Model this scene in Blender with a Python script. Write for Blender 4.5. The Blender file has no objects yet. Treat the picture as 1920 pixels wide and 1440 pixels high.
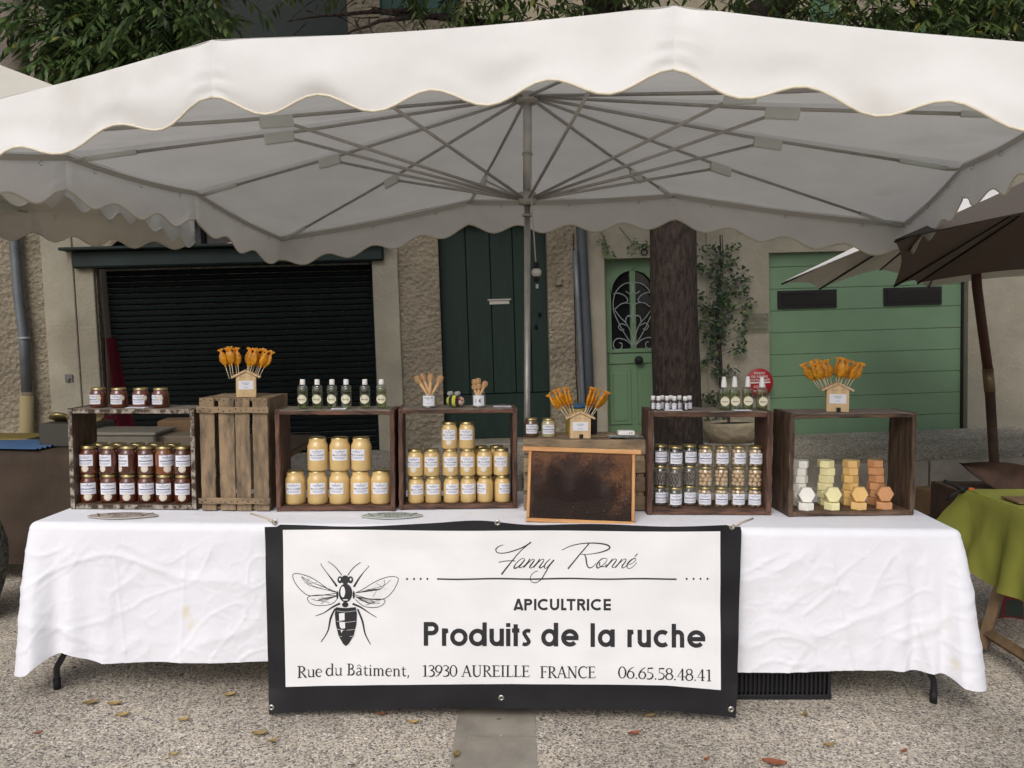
import bpy, math, random
from mathutils import Vector, Matrix, noise
R = math.radians
rnd = random.Random(7)
sc = bpy.context.scene
col = sc.collection
# ------------------------------------------------------------------ camera, sky, sun, exposure
FPX = 1553.0; CAMH = 1.55; TILT = math.atan(105/FPX)
cam = bpy.data.cameras.new('camera'); cam.sensor_width = 36; cam.lens = 36*FPX/1920; cam.clip_start = .05; cam.clip_end = 500
camo = bpy.data.objects.new('camera', cam); col.objects.link(camo)
camo.location = (0, 0, CAMH); camo.rotation_euler = (math.pi/2-TILT, 0, 0); sc.camera = camo
SUN_EL, SUN_AZ = R(42), R(197)      # azimuth measured clockwise from +Y: behind the camera, slightly left
w = bpy.data.worlds.new('World'); sc.world = w; w.use_nodes = True
nt = w.node_tree; bg = nt.nodes['Background']
sky = nt.nodes.new('ShaderNodeTexSky'); sky.sky_type = 'NISHITA'; sky.sun_disc = False
sky.sun_elevation = SUN_EL; sky.sun_rotation = SUN_AZ; sky.air_density = 1.2; sky.dust_density = 6; sky.ozone_density = 1.0
hs = nt.nodes.new('ShaderNodeHueSaturation'); hs.inputs['Saturation'].default_value = .75
nt.links.new(sky.outputs[0], hs.inputs['Color']); tn = nt.nodes.new('ShaderNodeMixRGB'); tn.blend_type = 'MULTIPLY'; tn.inputs[0].default_value = 1; tn.inputs[2].default_value = (.95, .99, 1.07, 1)
nt.links.new(hs.outputs[0], tn.inputs[1]); nt.links.new(tn.outputs[0], bg.inputs['Color'])
bg.inputs['Strength'].default_value = .15
sl = bpy.data.lights.new('sun', 'SUN'); sl.energy = 1.25; sl.angle = R(30); sl.color = (1, .99, .985)
so = bpy.data.objects.new('sun', sl); col.objects.link(so)
sd = Vector((math.sin(SUN_AZ)*math.cos(SUN_EL), math.cos(SUN_AZ)*math.cos(SUN_EL), math.sin(SUN_EL)))
so.rotation_euler = sd.to_track_quat('Z', 'Y').to_euler(); so.location = (0, -5, 12)
sc.view_settings.view_transform = 'Standard'; sc.view_settings.look = 'None'
sc.view_settings.exposure = -0.34; sc.view_settings.gamma = 1; sc.view_settings.use_curve_mapping = False
sc.cycles.max_bounces = 8; sc.cycles.transparent_max_bounces = 16; sc.cycles.diffuse_bounces = 4
sc.cycles.glossy_bounces = 3; sc.cycles.transmission_bounces = 8
sc.cycles.use_denoising = True

# ------------------------------------------------------------------ surveying: photo measurements -> metres
CF = Vector((0, math.cos(TILT), -math.sin(TILT))); CU = Vector((0, math.sin(TILT), math.cos(TILT))); CO = Vector((0, 0, CAMH))
def ray(u, v): return CF + Vector(((u-960)/FPX, 0, 0)) + CU*((720-v)/FPX)
def un(u, v, Y): d = ray(u, v); return CO + d*(Y/d.y)
def unz(u, v, z): d = ray(u, v); return CO + d*((z-CAMH)/d.z)
def unp(u, v, p, n): d = ray(u, v); return CO + d*((p-CO).dot(n)/d.dot(n))

# ------------------------------------------------------------------ mesh helpers
def lerp(a, b, t): return a+(b-a)*t
class MB:
    def __init__(s): s.v = []; s.f = []; s.m = []; s.s = []
    def add(s, V, F, mat=0, smooth=False, M=None):
        o = len(s.v)
        for p in V:
            p = Vector(p); s.v.append(M @ p if M else p)
        for k in F: s.f.append([i+o for i in k]); s.m.append(mat); s.s.append(smooth)
        return s
    def box(s, c, d, mat=0, M=None, bev=0, smooth=False):
        x, y, z = d[0]/2, d[1]/2, d[2]/2; C = Vector(c)
        if bev <= 0:
            V = [C+Vector((a*x, b*y, e*z)) for a in (-1, 1) for b in (-1, 1) for e in (-1, 1)]
            return s.add(V, [(0,1,3,2),(4,6,7,5),(0,4,5,1),(2,3,7,6),(0,2,6,4),(1,5,7,3)], mat, smooth, M)
        b = min(bev, x*.9, y*.9, z*.9)
        V = []; idx = {}
        for a in (-1, 1):
            for q in (-1, 1):
                for e in (-1, 1):
                    for ax in range(3):
                        p = [a*(x-b), q*(y-b), e*(z-b)]; p[ax] = (a*x, q*y, e*z)[ax]
                        idx[(a, q, e, ax)] = len(V); V.append(C+Vector(p))
        F = []
        I = lambda a, q, e, ax: idx[(a, q, e, ax)]
        for t in (-1, 1):
            F += [(I(t,-1,-1,0), I(t,1,-1,0), I(t,1,1,0), I(t,-1,1,0)), (I(-1,t,-1,1), I(1,t,-1,1), I(1,t,1,1), I(-1,t,1,1)), (I(-1,-1,t,2), I(1,-1,t,2), I(1,1,t,2), I(-1,1,t,2))]
            for r_ in (-1, 1):
                F += [(I(t,r_,-1,0), I(t,r_,1,0), I(t,r_,1,1), I(t,r_,-1,1)), (I(t,-1,r_,0), I(t,1,r_,0), I(t,1,r_,2), I(t,-1,r_,2)), (I(-1,t,r_,1), I(1,t,r_,1), I(1,t,r_,2), I(-1,t,r_,2))]
        for a in (-1, 1):
            for q in (-1, 1):
                for e in (-1, 1): F.append((I(a,q,e,0), I(a,q,e,1), I(a,q,e,2)))
        return s.add(V, F, mat, smooth, M)
    def lathe(s, prof, n=20, c=(0, 0, 0), mat=0, M=None, smooth=True, sx=1, sy=1):
        V = []; F = []; k = len(prof); C = Vector(c)
        for i in range(n):
            a = 2*math.pi*i/n
            for r, z in prof: V.append(C+Vector((r*math.cos(a)*sx, r*math.sin(a)*sy, z)))
        for i in range(n):
            j = (i+1) % n
            for q in range(k-1):
                if prof[q][0] < 1e-7: F.append((i*k+q, j*k+q+1, i*k+q+1)) if prof[q+1][0] > 1e-7 else None
                elif prof[q+1][0] < 1e-7: F.append((i*k+q, j*k+q, i*k+q+1))
                else: F.append((i*k+q, j*k+q, j*k+q+1, i*k+q+1))
        return s.add(V, F, mat, smooth, M)
    def tube(s, pts, r, n=8, mat=0, M=None, smooth=True, flat=1.0):
        pts = [Vector(p) for p in pts]; m = len(pts); V = []; F = []
        up = Vector((0, 0, 1)); t0 = (pts[1]-pts[0]).normalized()
        if abs(t0.dot(up)) > .95: up = Vector((0, 1, 0))
        A = t0.cross(up).normalized()
        for i, p in enumerate(pts):
            t = (pts[min(i+1, m-1)]-pts[max(i-1, 0)]).normalized()
            A = (A - t*A.dot(t)).normalized(); B = t.cross(A)
            rr = r(i/(m-1)) if callable(r) else r
            for k in range(n):
                a = 2*math.pi*k/n; V.append(p+A*math.cos(a)*rr+B*math.sin(a)*rr*flat)
        for i in range(m-1):
            for k in range(n): l = (k+1) % n; F.append((i*n+k, i*n+l, (i+1)*n+l, (i+1)*n+k))
        F.append(list(range(n-1, -1, -1))); F.append([(m-1)*n+k for k in range(n)])
        return s.add(V, F, mat, smooth, M)
    def grid(s, nu, nv, fn, mat=0, smooth=True, M=None, matf=None):
        V = [fn(i/nu, j/nv) for j in range(nv+1) for i in range(nu+1)]; o = len(s.v)
        s.add(V, [], mat, smooth, M)
        for j in range(nv):
            for i in range(nu):
                s.f.append([o+j*(nu+1)+i, o+j*(nu+1)+i+1, o+(j+1)*(nu+1)+i+1, o+(j+1)*(nu+1)+i]); s.m.append(matf(i, j) if matf else mat); s.s.append(smooth)
        return s
    def ball(s, c, r, n=10, mat=0, M=None, sc_=(1, 1, 1)):
        prof = [(r*math.sin(math.pi*i/(n//2+2)), -r*math.cos(math.pi*i/(n//2+2))) for i in range(n//2+3)]
        prof[0] = (0, -r); prof[-1] = (0, r)
        T = Matrix.Translation(Vector(c)) @ Matrix.Diagonal((*sc_, 1))
        return s.lathe(prof, n, mat=mat, M=(M @ T if M else T))
    def mesh(s, name, mats):
        me = bpy.data.meshes.new(name); me.from_pydata([tuple(p) for p in s.v], [], s.f)
        for m_ in (mats if isinstance(mats, (list, tuple)) else [mats]): me.materials.append(m_)
        me.polygons.foreach_set('material_index', s.m); me.polygons.foreach_set('use_smooth', s.s); me.update()
        return me
    def build(s, name, mats, parent=None, M=None, mesh=None):
        o = bpy.data.objects.new(name, mesh or s.mesh(name, mats)); col.objects.link(o)
        if parent: o.parent = parent
        if M is not None: o.matrix_basis = M
        return o
def tag(o, label=None, cat=None, group=None, kind=None):
    if label: o['label'] = label
    if cat: o['category'] = cat
    if group: o['group'] = group
    if kind: o['kind'] = kind
    return o
def thing(name, label, cat, M=Matrix(), group=None):
    o = bpy.data.objects.new(name, None); o.empty_display_size = .05; col.objects.link(o); o.matrix_basis = M
    return tag(o, label, cat, group)
def dup(root, M, label, group=None):
    r = root.copy(); col.objects.link(r); r.matrix_basis = M; r['label'] = label
    if group: r['group'] = group
    for ch in list(root.children):
        c = ch.copy(); col.objects.link(c); c.parent = r
        for g in list(ch.children): d = g.copy(); col.objects.link(d); d.parent = c
    return r
def T(*p): return Matrix.Translation(Vector(p) if len(p) == 3 else p[0])
def RZ(a): return Matrix.Rotation(a, 4, 'Z')
def RX(a): return Matrix.Rotation(a, 4, 'X')
def RY(a): return Matrix.Rotation(a, 4, 'Y')
ORD = {2: ['left', 'right'], 3: ['left', 'middle', 'right'], 4: ['leftmost', 'second from left', 'third from left', 'rightmost'],
       5: ['leftmost', 'second from left', 'middle', 'fourth from left', 'rightmost'],
       6: ['leftmost', 'second from left', 'third from left', 'fourth from left', 'fifth from left', 'rightmost'],
       7: ['leftmost', 'second from left', 'third from left', 'middle', 'third from right', 'second from right', 'rightmost']}

# ------------------------------------------------------------------ materials
def mat(name, base, rough=.6, metal=0, spec=.5, coat=0, trans=0, var=0, vscale=8, bump=0, bscale=60, bdist=.002, stretch=(1, 1, 1), c2=None, translucent=0, sss=0, objrand=0, detail=6, lo=.35, hi=.65, sheen=0, wave=None, ior=1.45):
    m = bpy.data.materials.new(name); m.use_nodes = True; n = m.node_tree; N = n.nodes; L = n.links; p = N['Principled BSDF']
    p.inputs['Roughness'].default_value = rough; p.inputs['Metallic'].default_value = metal; p.inputs['Specular IOR Level'].default_value = spec
    p.inputs['Coat Weight'].default_value = coat; p.inputs['Coat Roughness'].default_value = .04; p.inputs['Transmission Weight'].default_value = trans
    p.inputs['IOR'].default_value = ior
    if sheen: p.inputs['Sheen Weight'].default_value = sheen
    base = tuple(base)+(1,) if len(base) == 3 else base
    p.inputs['Base Color'].default_value = base
    tc = N.new('ShaderNodeTexCoord'); mp = N.new('ShaderNodeMapping'); mp.inputs['Scale'].default_value = stretch
    vec = tc.outputs['Object']
    if objrand:
        oi = N.new('ShaderNodeObjectInfo'); va = N.new('ShaderNodeVectorMath'); va.operation = 'SCALE'; cx = N.new('ShaderNodeCombineXYZ')
        for k in range(3): L.new(oi.outputs['Random'], cx.inputs[k])
        L.new(cx.outputs[0], va.inputs[0]); va.inputs['Scale'].default_value = 37
        vb = N.new('ShaderNodeVectorMath'); vb.operation = 'ADD'; L.new(vec, vb.inputs[0]); L.new(va.outputs[0], vb.inputs[1]); vec = vb.outputs[0]
    L.new(vec, mp.inputs['Vector']); vec = mp.outputs[0]
    colout = None
    if var or c2:
        nz = N.new('ShaderNodeTexNoise'); nz.inputs['Scale'].default_value = vscale; nz.inputs['Detail'].default_value = detail; nz.inputs['Roughness'].default_value = .62
        L.new(vec, nz.inputs['Vector']); cr = N.new('ShaderNodeValToRGB'); e = cr.color_ramp.elements
        e[0].position = lo; e[1].position = hi
        if c2: e[0].color = tuple(c2)+(1,); e[1].color = base
        else: e[0].color = tuple(x*(1-var) for x in base[:3])+(1,); e[1].color = tuple(min(1, x*(1+var*.6)) for x in base[:3])+(1,)
        L.new(nz.outputs['Fac'], cr.inputs['Fac']); colout = cr.outputs['Color']
    if objrand:
        oi2 = N.new('ShaderNodeObjectInfo'); mr = N.new('ShaderNodeMapRange'); mr.inputs['To Min'].default_value = 1-objrand; mr.inputs['To Max'].default_value = 1+objrand*.6
        L.new(oi2.outputs['Random'], mr.inputs['Value']); h = N.new('ShaderNodeHueSaturation'); L.new(mr.outputs[0], h.inputs['Value'])
        if colout: L.new(colout, h.inputs['Color'])
        else: h.inputs['Color'].default_value = base
        colout = h.outputs[0]
    if colout: L.new(colout, p.inputs['Base Color'])
    if bump:
        bn = N.new('ShaderNodeTexNoise'); bn.inputs['Scale'].default_value = bscale; bn.inputs['Detail'].default_value = 5; L.new(vec, bn.inputs['Vector'])
        b = N.new('ShaderNodeBump'); b.inputs['Strength'].default_value = bump; b.inputs['Distance'].default_value = bdist
        L.new(bn.outputs['Fac'], b.inputs['Height']); L.new(b.outputs[0], p.inputs['Normal'])
    if translucent:
        tr = N.new('ShaderNodeBsdfTranslucent'); mx = N.new('ShaderNodeMixShader'); mx.inputs[0].default_value = translucent
        if colout: L.new(colout, tr.inputs['Color'])
        else: tr.inputs['Color'].default_value = base
        L.new(p.outputs[0], mx.inputs[1]); L.new(tr.outputs[0], mx.inputs[2]); L.new(mx.outputs[0], N['Material Output'].inputs['Surface'])
    return m
def node(m, t): return m.node_tree.nodes.new(t)
def glassy(name, tint=(1, 1, 1), fac=.12, rough=.02):
    m = bpy.data.materials.new(name); m.use_nodes = True; N = m.node_tree.nodes; L = m.node_tree.links; N.remove(N['Principled BSDF'])
    t = N.new('ShaderNodeBsdfTransparent'); t.inputs[0].default_value = tint+(1,); g = N.new('ShaderNodeBsdfGlossy'); g.inputs['Roughness'].default_value = rough
    g.inputs['Color'].default_value = (.95, .97, .95, 1)
    lw = N.new('ShaderNodeLayerWeight'); lw.inputs['Blend'].default_value = .35; mr = N.new('ShaderNodeMapRange'); mr.inputs['To Min'].default_value = fac*.4; mr.inputs['To Max'].default_value = min(1, fac*5)
    mx = N.new('ShaderNodeMixShader'); L.new(lw.outputs['Facing'], mr.inputs['Value']); L.new(mr.outputs[0], mx.inputs[0]); L.new(t.outputs[0], mx.inputs[1]); L.new(g.outputs[0], mx.inputs[2])
    L.new(mx.outputs[0], N['Material Output'].inputs['Surface']); return m

M_canvas = mat('canvas', (.855, .85, .83), .75, var=.05, vscale=2.5, bump=.25, bscale=9, bdist=.012, translucent=.22)
M_canvas_in = M_canvas
M_piping = mat('cream_piping', (.66, .60, .47), .8)
M_cream_canvas = mat('cream_canvas', (.70, .665, .58), .8, var=.08, vscale=2, bump=.2, bscale=6, bdist=.01, translucent=.10)
M_alu = mat('dull_aluminium', (.50, .49, .455), .42, metal=.75, var=.12, vscale=20)
M_rib = mat('rib_steel', (.44, .425, .39), .5, metal=.5, var=.1, vscale=20)
M_patch = mat('white_plastic_patch', (.74, .77, .72), .5, translucent=.25)
M_cloth = mat('white_cotton', (.77, .78, .83), .9, var=.035, vscale=3, bump=.5, bscale=22, bdist=.006, sheen=.1, stretch=(1, 1, .8))
def ridge_bump(m, sc_, dist, det=7, stretch=(1, 1, 1), stain=None):
    N = m.node_tree.nodes; L = m.node_tree.links; p = N['Principled BSDF']; tc = N.new('ShaderNodeTexCoord'); mp = N.new('ShaderNodeMapping'); mp.inputs['Scale'].default_value = stretch; mp.inputs['Rotation'].default_value = (.3, .5, .4)
    n = N.new('ShaderNodeTexNoise'); n.noise_type = 'RIDGED_MULTIFRACTAL'; n.inputs['Scale'].default_value = sc_; n.inputs['Detail'].default_value = det; n.inputs['Roughness'].default_value = .5; n.inputs['Distortion'].default_value = .6
    b = N.new('ShaderNodeBump'); b.inputs['Strength'].default_value = 1; b.inputs['Distance'].default_value = dist
    L.new(tc.outputs['Object'], mp.inputs[0]); L.new(mp.outputs[0], n.inputs['Vector']); L.new(n.outputs[0], b.inputs['Height'])
    if p.inputs['Normal'].links: L.new(p.inputs['Normal'].links[0].from_socket, b.inputs['Normal'])
    L.new(b.outputs[0], p.inputs['Normal'])
    if stain:
        q = N.new('ShaderNodeTexNoise'); q.inputs['Scale'].default_value = stain[0]; q.inputs['Detail'].default_value = 5; L.new(tc.outputs['Object'], q.inputs['Vector'])
        mr = N.new('ShaderNodeMapRange'); mr.inputs['From Min'].default_value = stain[1]; mr.inputs['From Max'].default_value = stain[1]+.06; mr.inputs['To Max'].default_value = stain[3]; L.new(q.outputs[0], mr.inputs['Value'])
        mx = N.new('ShaderNodeMixRGB'); L.new(p.inputs['Base Color'].links[0].from_socket, mx.inputs[1]); mx.inputs[2].default_value = tuple(stain[2])+(1,); L.new(mr.outputs[0], mx.inputs[0]); L.new(mx.outputs[0], p.inputs['Base Color'])
M_stain = mat('cloth_stain', (.76, .66, .36), .9)
M_black_vinyl = mat('black_vinyl', (.009, .0088, .011), .5, spec=.3, var=.2, vscale=5, bump=.12, bscale=12, bdist=.004)
M_white_vinyl = mat('white_vinyl', (.74, .74, .745), .38, var=.02, vscale=4, bump=.45, bscale=7.5, bdist=.011)
M_ink = mat('black_ink', (.012, .011, .015), .5)
M_ink_soft = mat('grey_ink', (.10, .095, .10), .6)
M_label = mat('label_paper', (.73, .74, .80), .6)
M_seal = mat('seal_paper', (.72, .66, .56), .55, var=.1, vscale=300)
M_blue_ink = mat('label_ink', (.13, .14, .24), .6)
M_gold = mat('gold_lid', (.50, .40, .19), .28, metal=.9, var=.15, vscale=40)
M_honey_dark = mat('dark_honey', (.115, .028, .011), .25, coat=1, objrand=.3, var=.25, vscale=14)
M_honey_amber = mat('amber_honey', (.20, .062, .014), .25, coat=1, var=.25, vscale=14)
M_honey_cream = mat('creamy_honey', (.63, .44, .18), .35, coat=.9, objrand=.10, var=.07, vscale=22, bump=.1, bscale=60)
M_honey_pale = mat('pale_honey', (.40, .34, .20), .3, coat=1)
M_glass = glassy('clear_glass', (.93, .95, .93), .13)
M_liquid = glassy('green_liquid', (.66, .72, .47), .12)
M_oval = mat('cream_oval_label', (.76, .72, .54), .5)
M_white_plastic = mat('white_plastic', (.80, .80, .79), .35)
M_amber_glass = mat('dark_amber_glass', (.022, .008, .006), .1, coat=1)
M_orange = mat('orange_candy', (1.0, .40, .012), .3, coat=.5, var=.4, vscale=55, bump=.9, bscale=120, bdist=.004, translucent=.35, objrand=.12)
M_wrap = mat('amber_wrapper', (1.0, .50, .06), .3, coat=.4, translucent=.4, bump=.5, bscale=200)
M_stick = mat('pale_stick', (.70, .62, .46), .6)
M_pine = mat('light_pine', (.60, .43, .24), .6, var=.18, vscale=6, stretch=(12, 12, 1.2), bump=.1, bscale=20)
M_orange_pine = mat('waxed_pine', (.56, .30, .115), .5, var=.2, vscale=5, stretch=(1, 6, 8), c2=(.42, .19, .06))
M_dipper = mat('beech_dipper', (.64, .40, .20), .55, var=.1)
M_dipper_dark = mat('dipper_groove', (.20, .10, .045), .7)
M_wood_dark = mat('dark_stained_wood', (.17, .080, .048), .62, c2=(.030, .016, .012), vscale=7, stretch=(1.2, 8, 8), bump=.5, bscale=14, bdist=.004, objrand=.25)
M_wood_darkv = mat('dark_stained_wood_upright', (.15, .072, .045), .62, c2=(.030, .016, .012), vscale=7, stretch=(8, 8, 1.2), bump=.5, bscale=14, bdist=.004, objrand=.25)
M_wood_brown = mat('aged_brown_wood', (.15, .092, .055), .6, c2=(.035, .021, .013), vscale=6, stretch=(1.2, 8, 8), bump=.5, bscale=14, bdist=.004, objrand=.2)
M_wood_brownv = mat('aged_brown_wood_upright', (.14, .088, .055), .6, c2=(.035, .021, .013), vscale=6, stretch=(8, 8, 1.2), bump=.5, bscale=14, bdist=.004, objrand=.2)
M_wood_pale = mat('peeling_pale_wood', (.34, .305, .25), .75, c2=(.05, .03, .02), vscale=34, lo=.46, hi=.60, bump=.6, bscale=40, bdist=.004)
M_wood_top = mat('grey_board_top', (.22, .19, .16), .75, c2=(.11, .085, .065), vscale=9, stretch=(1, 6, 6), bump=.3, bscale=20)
M_slat = mat('weathered_slat', (.29, .205, .12), .7, c2=(.085, .065, .045), vscale=5, stretch=(5, 5, 1.3), bump=.4, bscale=22, bdist=.003, objrand=.22, lo=.3, hi=.58)
M_slath = mat('weathered_slat_level', (.29, .205, .12), .7, c2=(.085, .065, .045), vscale=5, stretch=(1.3, 5, 5), bump=.4, bscale=22, bdist=.003, objrand=.22, lo=.3, hi=.58)
M_black_metal = mat('black_paint', (.012, .013, .018), .35, coat=.3)
M_black_plastic = mat('black_crate_plastic', (.012, .012, .015), .5)
M_steel = mat('steel', (.55, .53, .48), .3, metal=1)
ridge_bump(M_cloth, 5.5, .007, 5, (1, 1, .7), (4.5, .70, (.70, .62, .36), .6))
ridge_bump(M_canvas, .9, .012, 4, (1, 1, .7), (1.1, .63, (.62, .60, .54), .55))
ridge_bump(M_white_vinyl, 2.6, .006, 4)
# ground: exposed aggregate
def aggregate(name, scale=1.0, dark=1.0):
    m = mat(name, (.3, .28, .25), .85); N = m.node_tree.nodes; L = m.node_tree.links; p = N['Principled BSDF']
    tc = N.new('ShaderNodeTexCoord')
    v = N.new('ShaderNodeTexVoronoi'); v.inputs['Scale'].default_value = 85*scale; v.inputs['Randomness'].default_value = 1
    nz = N.new('ShaderNodeTexNoise'); nz.inputs['Scale'].default_value = 60*scale; nz.inputs['Detail'].default_value = 2
    mxv = N.new('ShaderNodeMixRGB'); mxv.inputs[0].default_value = .02
    L.new(tc.outputs['Object'], nz.inputs['Vector']); L.new(tc.outputs['Object'], mxv.inputs[1]); L.new(nz.outputs['Color'], mxv.inputs[2]); L.new(mxv.outputs[0], v.inputs['Vector'])
    sp = N.new('ShaderNodeSeparateColor'); L.new(v.outputs['Color'], sp.inputs[0])
    cr = N.new('ShaderNodeValToRGB'); cr.color_ramp.interpolation = 'CONSTANT'
    cols = [(0, (.055, .053, .055)), (.13, (.15, .13, .105)), (.30, (.30, .26, .205)), (.45, (.20, .17, .135)), (.58, (.38, .335, .27)), (.74, (.115, .108, .105)), (.84, (.27, .235, .185)), (.95, (.52, .48, .42))]
    e = cr.color_ramp.elements
    for i, (q, c) in enumerate(cols):
        el = e[i] if i < 2 else e.new(q); el.position = q; el.color = tuple(x*dark for x in c)+(1,)
    L.new(sp.outputs[0], cr.inputs[0])
    cm = N.new('ShaderNodeMixRGB'); cm.inputs[2].default_value = (.37*dark, .335*dark, .28*dark, 1)   # cement between the stones
    mr = N.new('ShaderNodeMapRange'); mr.inputs['From Min'].default_value = .52; mr.inputs['From Max'].default_value = .74; L.new(v.outputs['Distance'], mr.inputs['Value'])
    L.new(mr.outputs[0], cm.inputs[0]); L.new(cr.outputs[0], cm.inputs[1])
    big = N.new('ShaderNodeTexNoise'); big.inputs['Scale'].default_value = 1.3; big.inputs['Detail'].default_value = 6; L.new(tc.outputs['Object'], big.inputs['Vector'])
    mr2 = N.new('ShaderNodeMapRange'); mr2.inputs['From Min'].default_value = .3; mr2.inputs['From Max'].default_value = .68; mr2.inputs['To Min'].default_value = .66; mr2.inputs['To Max'].default_value = 1.12; L.new(big.outputs[0], mr2.inputs['Value'])
    mu = N.new('ShaderNodeHueSaturation'); L.new(mr2.outputs[0], mu.inputs['Value']); L.new(cm.outputs[0], mu.inputs['Color']); L.new(mu.outputs[0], p.inputs['Base Color'])
    b = N.new('ShaderNodeBump'); b.inputs['Strength'].default_value = .7; b.inputs['Distance'].default_value = .004; b.invert = True; L.new(v.outputs['Distance'], b.inputs['Height']); L.new(b.outputs[0], p.inputs['Normal'])
    return m
M_ground = aggregate('exposed_aggregate', 1.45, 1.62)
M_pave = aggregate('street_concrete', .7, 1.25)
M_slab = mat('grey_slab', (.27, .245, .20), .7, var=.25, vscale=5, bump=.2, bscale=120, bdist=.001)
def render_wall(name, base, dist, sc1, var=.25, dirt=(.10, .075, .05)):
    m = mat(name, base, .9, var=var, vscale=1.6); N = m.node_tree.nodes; L = m.node_tree.links; p = N['Principled BSDF']
    tc = N.new('ShaderNodeTexCoord'); n1 = N.new('ShaderNodeTexNoise'); n1.inputs['Scale'].default_value = sc1; n1.inputs['Detail'].default_value = 7; n1.inputs['Roughness'].default_value = .65
    n2 = N.new('ShaderNodeTexVoronoi'); n2.inputs['Scale'].default_value = sc1*.45; L.new(tc.outputs['Object'], n1.inputs['Vector']); L.new(tc.outputs['Object'], n2.inputs['Vector'])
    ad = N.new('ShaderNodeMath'); ad.operation = 'ADD'; L.new(n1.outputs[0], ad.inputs[0]); L.new(n2.outputs['Distance'], ad.inputs[1])
    b = N.new('ShaderNodeBump'); b.inputs['Strength'].default_value = 1; b.inputs['Distance'].default_value = dist; L.new(ad.outputs[0], b.inputs['Height']); L.new(b.outputs[0], p.inputs['Normal'])
    n3 = N.new('ShaderNodeTexNoise'); n3.inputs['Scale'].default_value = 1.1; n3.inputs['Detail'].default_value = 9; L.new(tc.outputs['Object'], n3.inputs['Vector'])
    mr = N.new('ShaderNodeMapRange'); mr.inputs['From Min'].default_value = .54; mr.inputs['From Max'].default_value = .75; mr.inputs['To Max'].default_value = .55; L.new(n3.outputs[0], mr.inputs['Value'])
    mx = N.new('ShaderNodeMixRGB'); src = p.inputs['Base Color'].links[0].from_socket; L.new(src, mx.inputs[1]); mx.inputs[2].default_value = dirt+(1,); L.new(mr.outputs[0], mx.inputs[0]); L.new(mx.outputs[0], p.inputs['Base Color'])
    return m
M_rough = render_wall('rough_render', (.305, .262, .19), .034, 42)
M_plaster = render_wall('smooth_plaster', (.315, .29, .225), .004, 60, .16, (.17, .145, .105))
M_plaster_warm = render_wall('warm_plaster', (.42, .365, .26), .006, 50, .12, (.30, .25, .17))
M_green_dark = mat('dark_green_paint', (.0032, .018, .012), .65, var=.3, vscale=3, stretch=(6, 6, 1), bump=.2, bscale=20)
M_shutter = mat('blackish_green_shutter', (.0022, .0056, .0058), .8, spec=.2, var=.25, vscale=2)
M_green_door = mat('leaf_green_paint', (.135, .225, .125), .5, var=.06, vscale=3)
M_green_garage = mat('garage_green_paint', (.155, .255, .148), .45, var=.07, vscale=2.0, bump=.06, bscale=90, bdist=.002)
M_dark_glass = mat('dark_glass', (.012, .012, .013), .12, coat=.5)
M_rubber = mat('black_rubber', (.01, .01, .01), .7)
M_iron = mat('grey_wrought_iron', (.26, .30, .29), .6)
M_bark = mat('bark', (.050, .036, .028), .9, c2=(.022, .016, .013), vscale=7, stretch=(3, 3, .8), bump=1, bscale=16, bdist=.03, stretch_=None) if False else mat('bark', (.060, .042, .032), .9, c2=(.016, .011, .009), vscale=9, stretch=(3, 3, .9), bump=1, bscale=12, bdist=.06)
M_bark_grey = mat('grey_bark', (.15, .125, .10), .9, var=.3, vscale=5, bump=1, bscale=18, bdist=.02)
M_leafA = mat('leaf_green', (.110, .165, .045), .5, objrand=.0, var=.5, vscale=2.5, translucent=.25)
M_leafB = mat('leaf_dark', (.055, .095, .030), .5, var=.4, vscale=2.5, translucent=.2)
M_leafC = mat('leaf_yellowish', (.24, .22, .045), .55, var=.3, vscale=3, translucent=.3)
M_pipe = mat('zinc_pipe', (.15, .165, .18), .5, metal=.4, var=.2, vscale=4)
M_pipe_dark = mat('slate_grey_duct', (.060, .068, .078), .6, var=.2, vscale=3)
M_red = mat('sign_red', (.34, .012, .018), .45, var=.15, vscale=12)
M_signwhite = mat('sign_white', (.70, .66, .62), .5)
M_brown_cloth = mat('brown_cloth', (.060, .042, .029), .95, var=.25, vscale=4, bump=.6, bscale=160, bdist=.002)
M_green_cloth = mat('olive_cloth', (.27, .28, .048), .9, var=.10, vscale=4, bump=.4, bscale=15, bdist=.01)
M_brown_canopy = mat('taupe_canopy', (.095, .066, .048), .85, var=.12, vscale=3, bump=.15, bscale=8, bdist=.01)
M_cardboard = mat('cardboard', (.20, .125, .065), .85, var=.15, vscale=5)
M_darkbrown = mat('dark_brown_board', (.070, .040, .026), .8, var=.3, vscale=8)

# ------------------------------------------------------------------ text helper (built-in outline letters turned into faces)
_tc = {}
def text2d(body, bold=0):
    k = (body, bold)
    if k in _tc: return _tc[k]
    cu = bpy.data.curves.new('lettering', 'FONT'); cu.body = body; cu.size = 1; cu.resolution_u = 2; cu.offset = bold
    o = bpy.data.objects.new('lettering', cu); col.objects.link(o); bpy.context.view_layer.update()
    me = bpy.data.meshes.new_from_object(o.evaluated_get(bpy.context.evaluated_depsgraph_get()))
    V = [(v.co.x, v.co.y) for v in me.vertices]; F = [tuple(p.vertices) for p in me.polygons]
    bpy.data.objects.remove(o); bpy.data.curves.remove(cu); bpy.data.meshes.remove(me)
    xs = [a for a, b in V]; ys = [b for a, b in V]; x0, x1, y0, y1 = min(xs), max(xs), min(ys), max(ys)
    V = [((a-(x0+x1)/2)/(x1-x0), (b-(y0+y1)/2)/(y1-y0)) for a, b in V]
    _tc[k] = (V, F); return V, F
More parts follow.
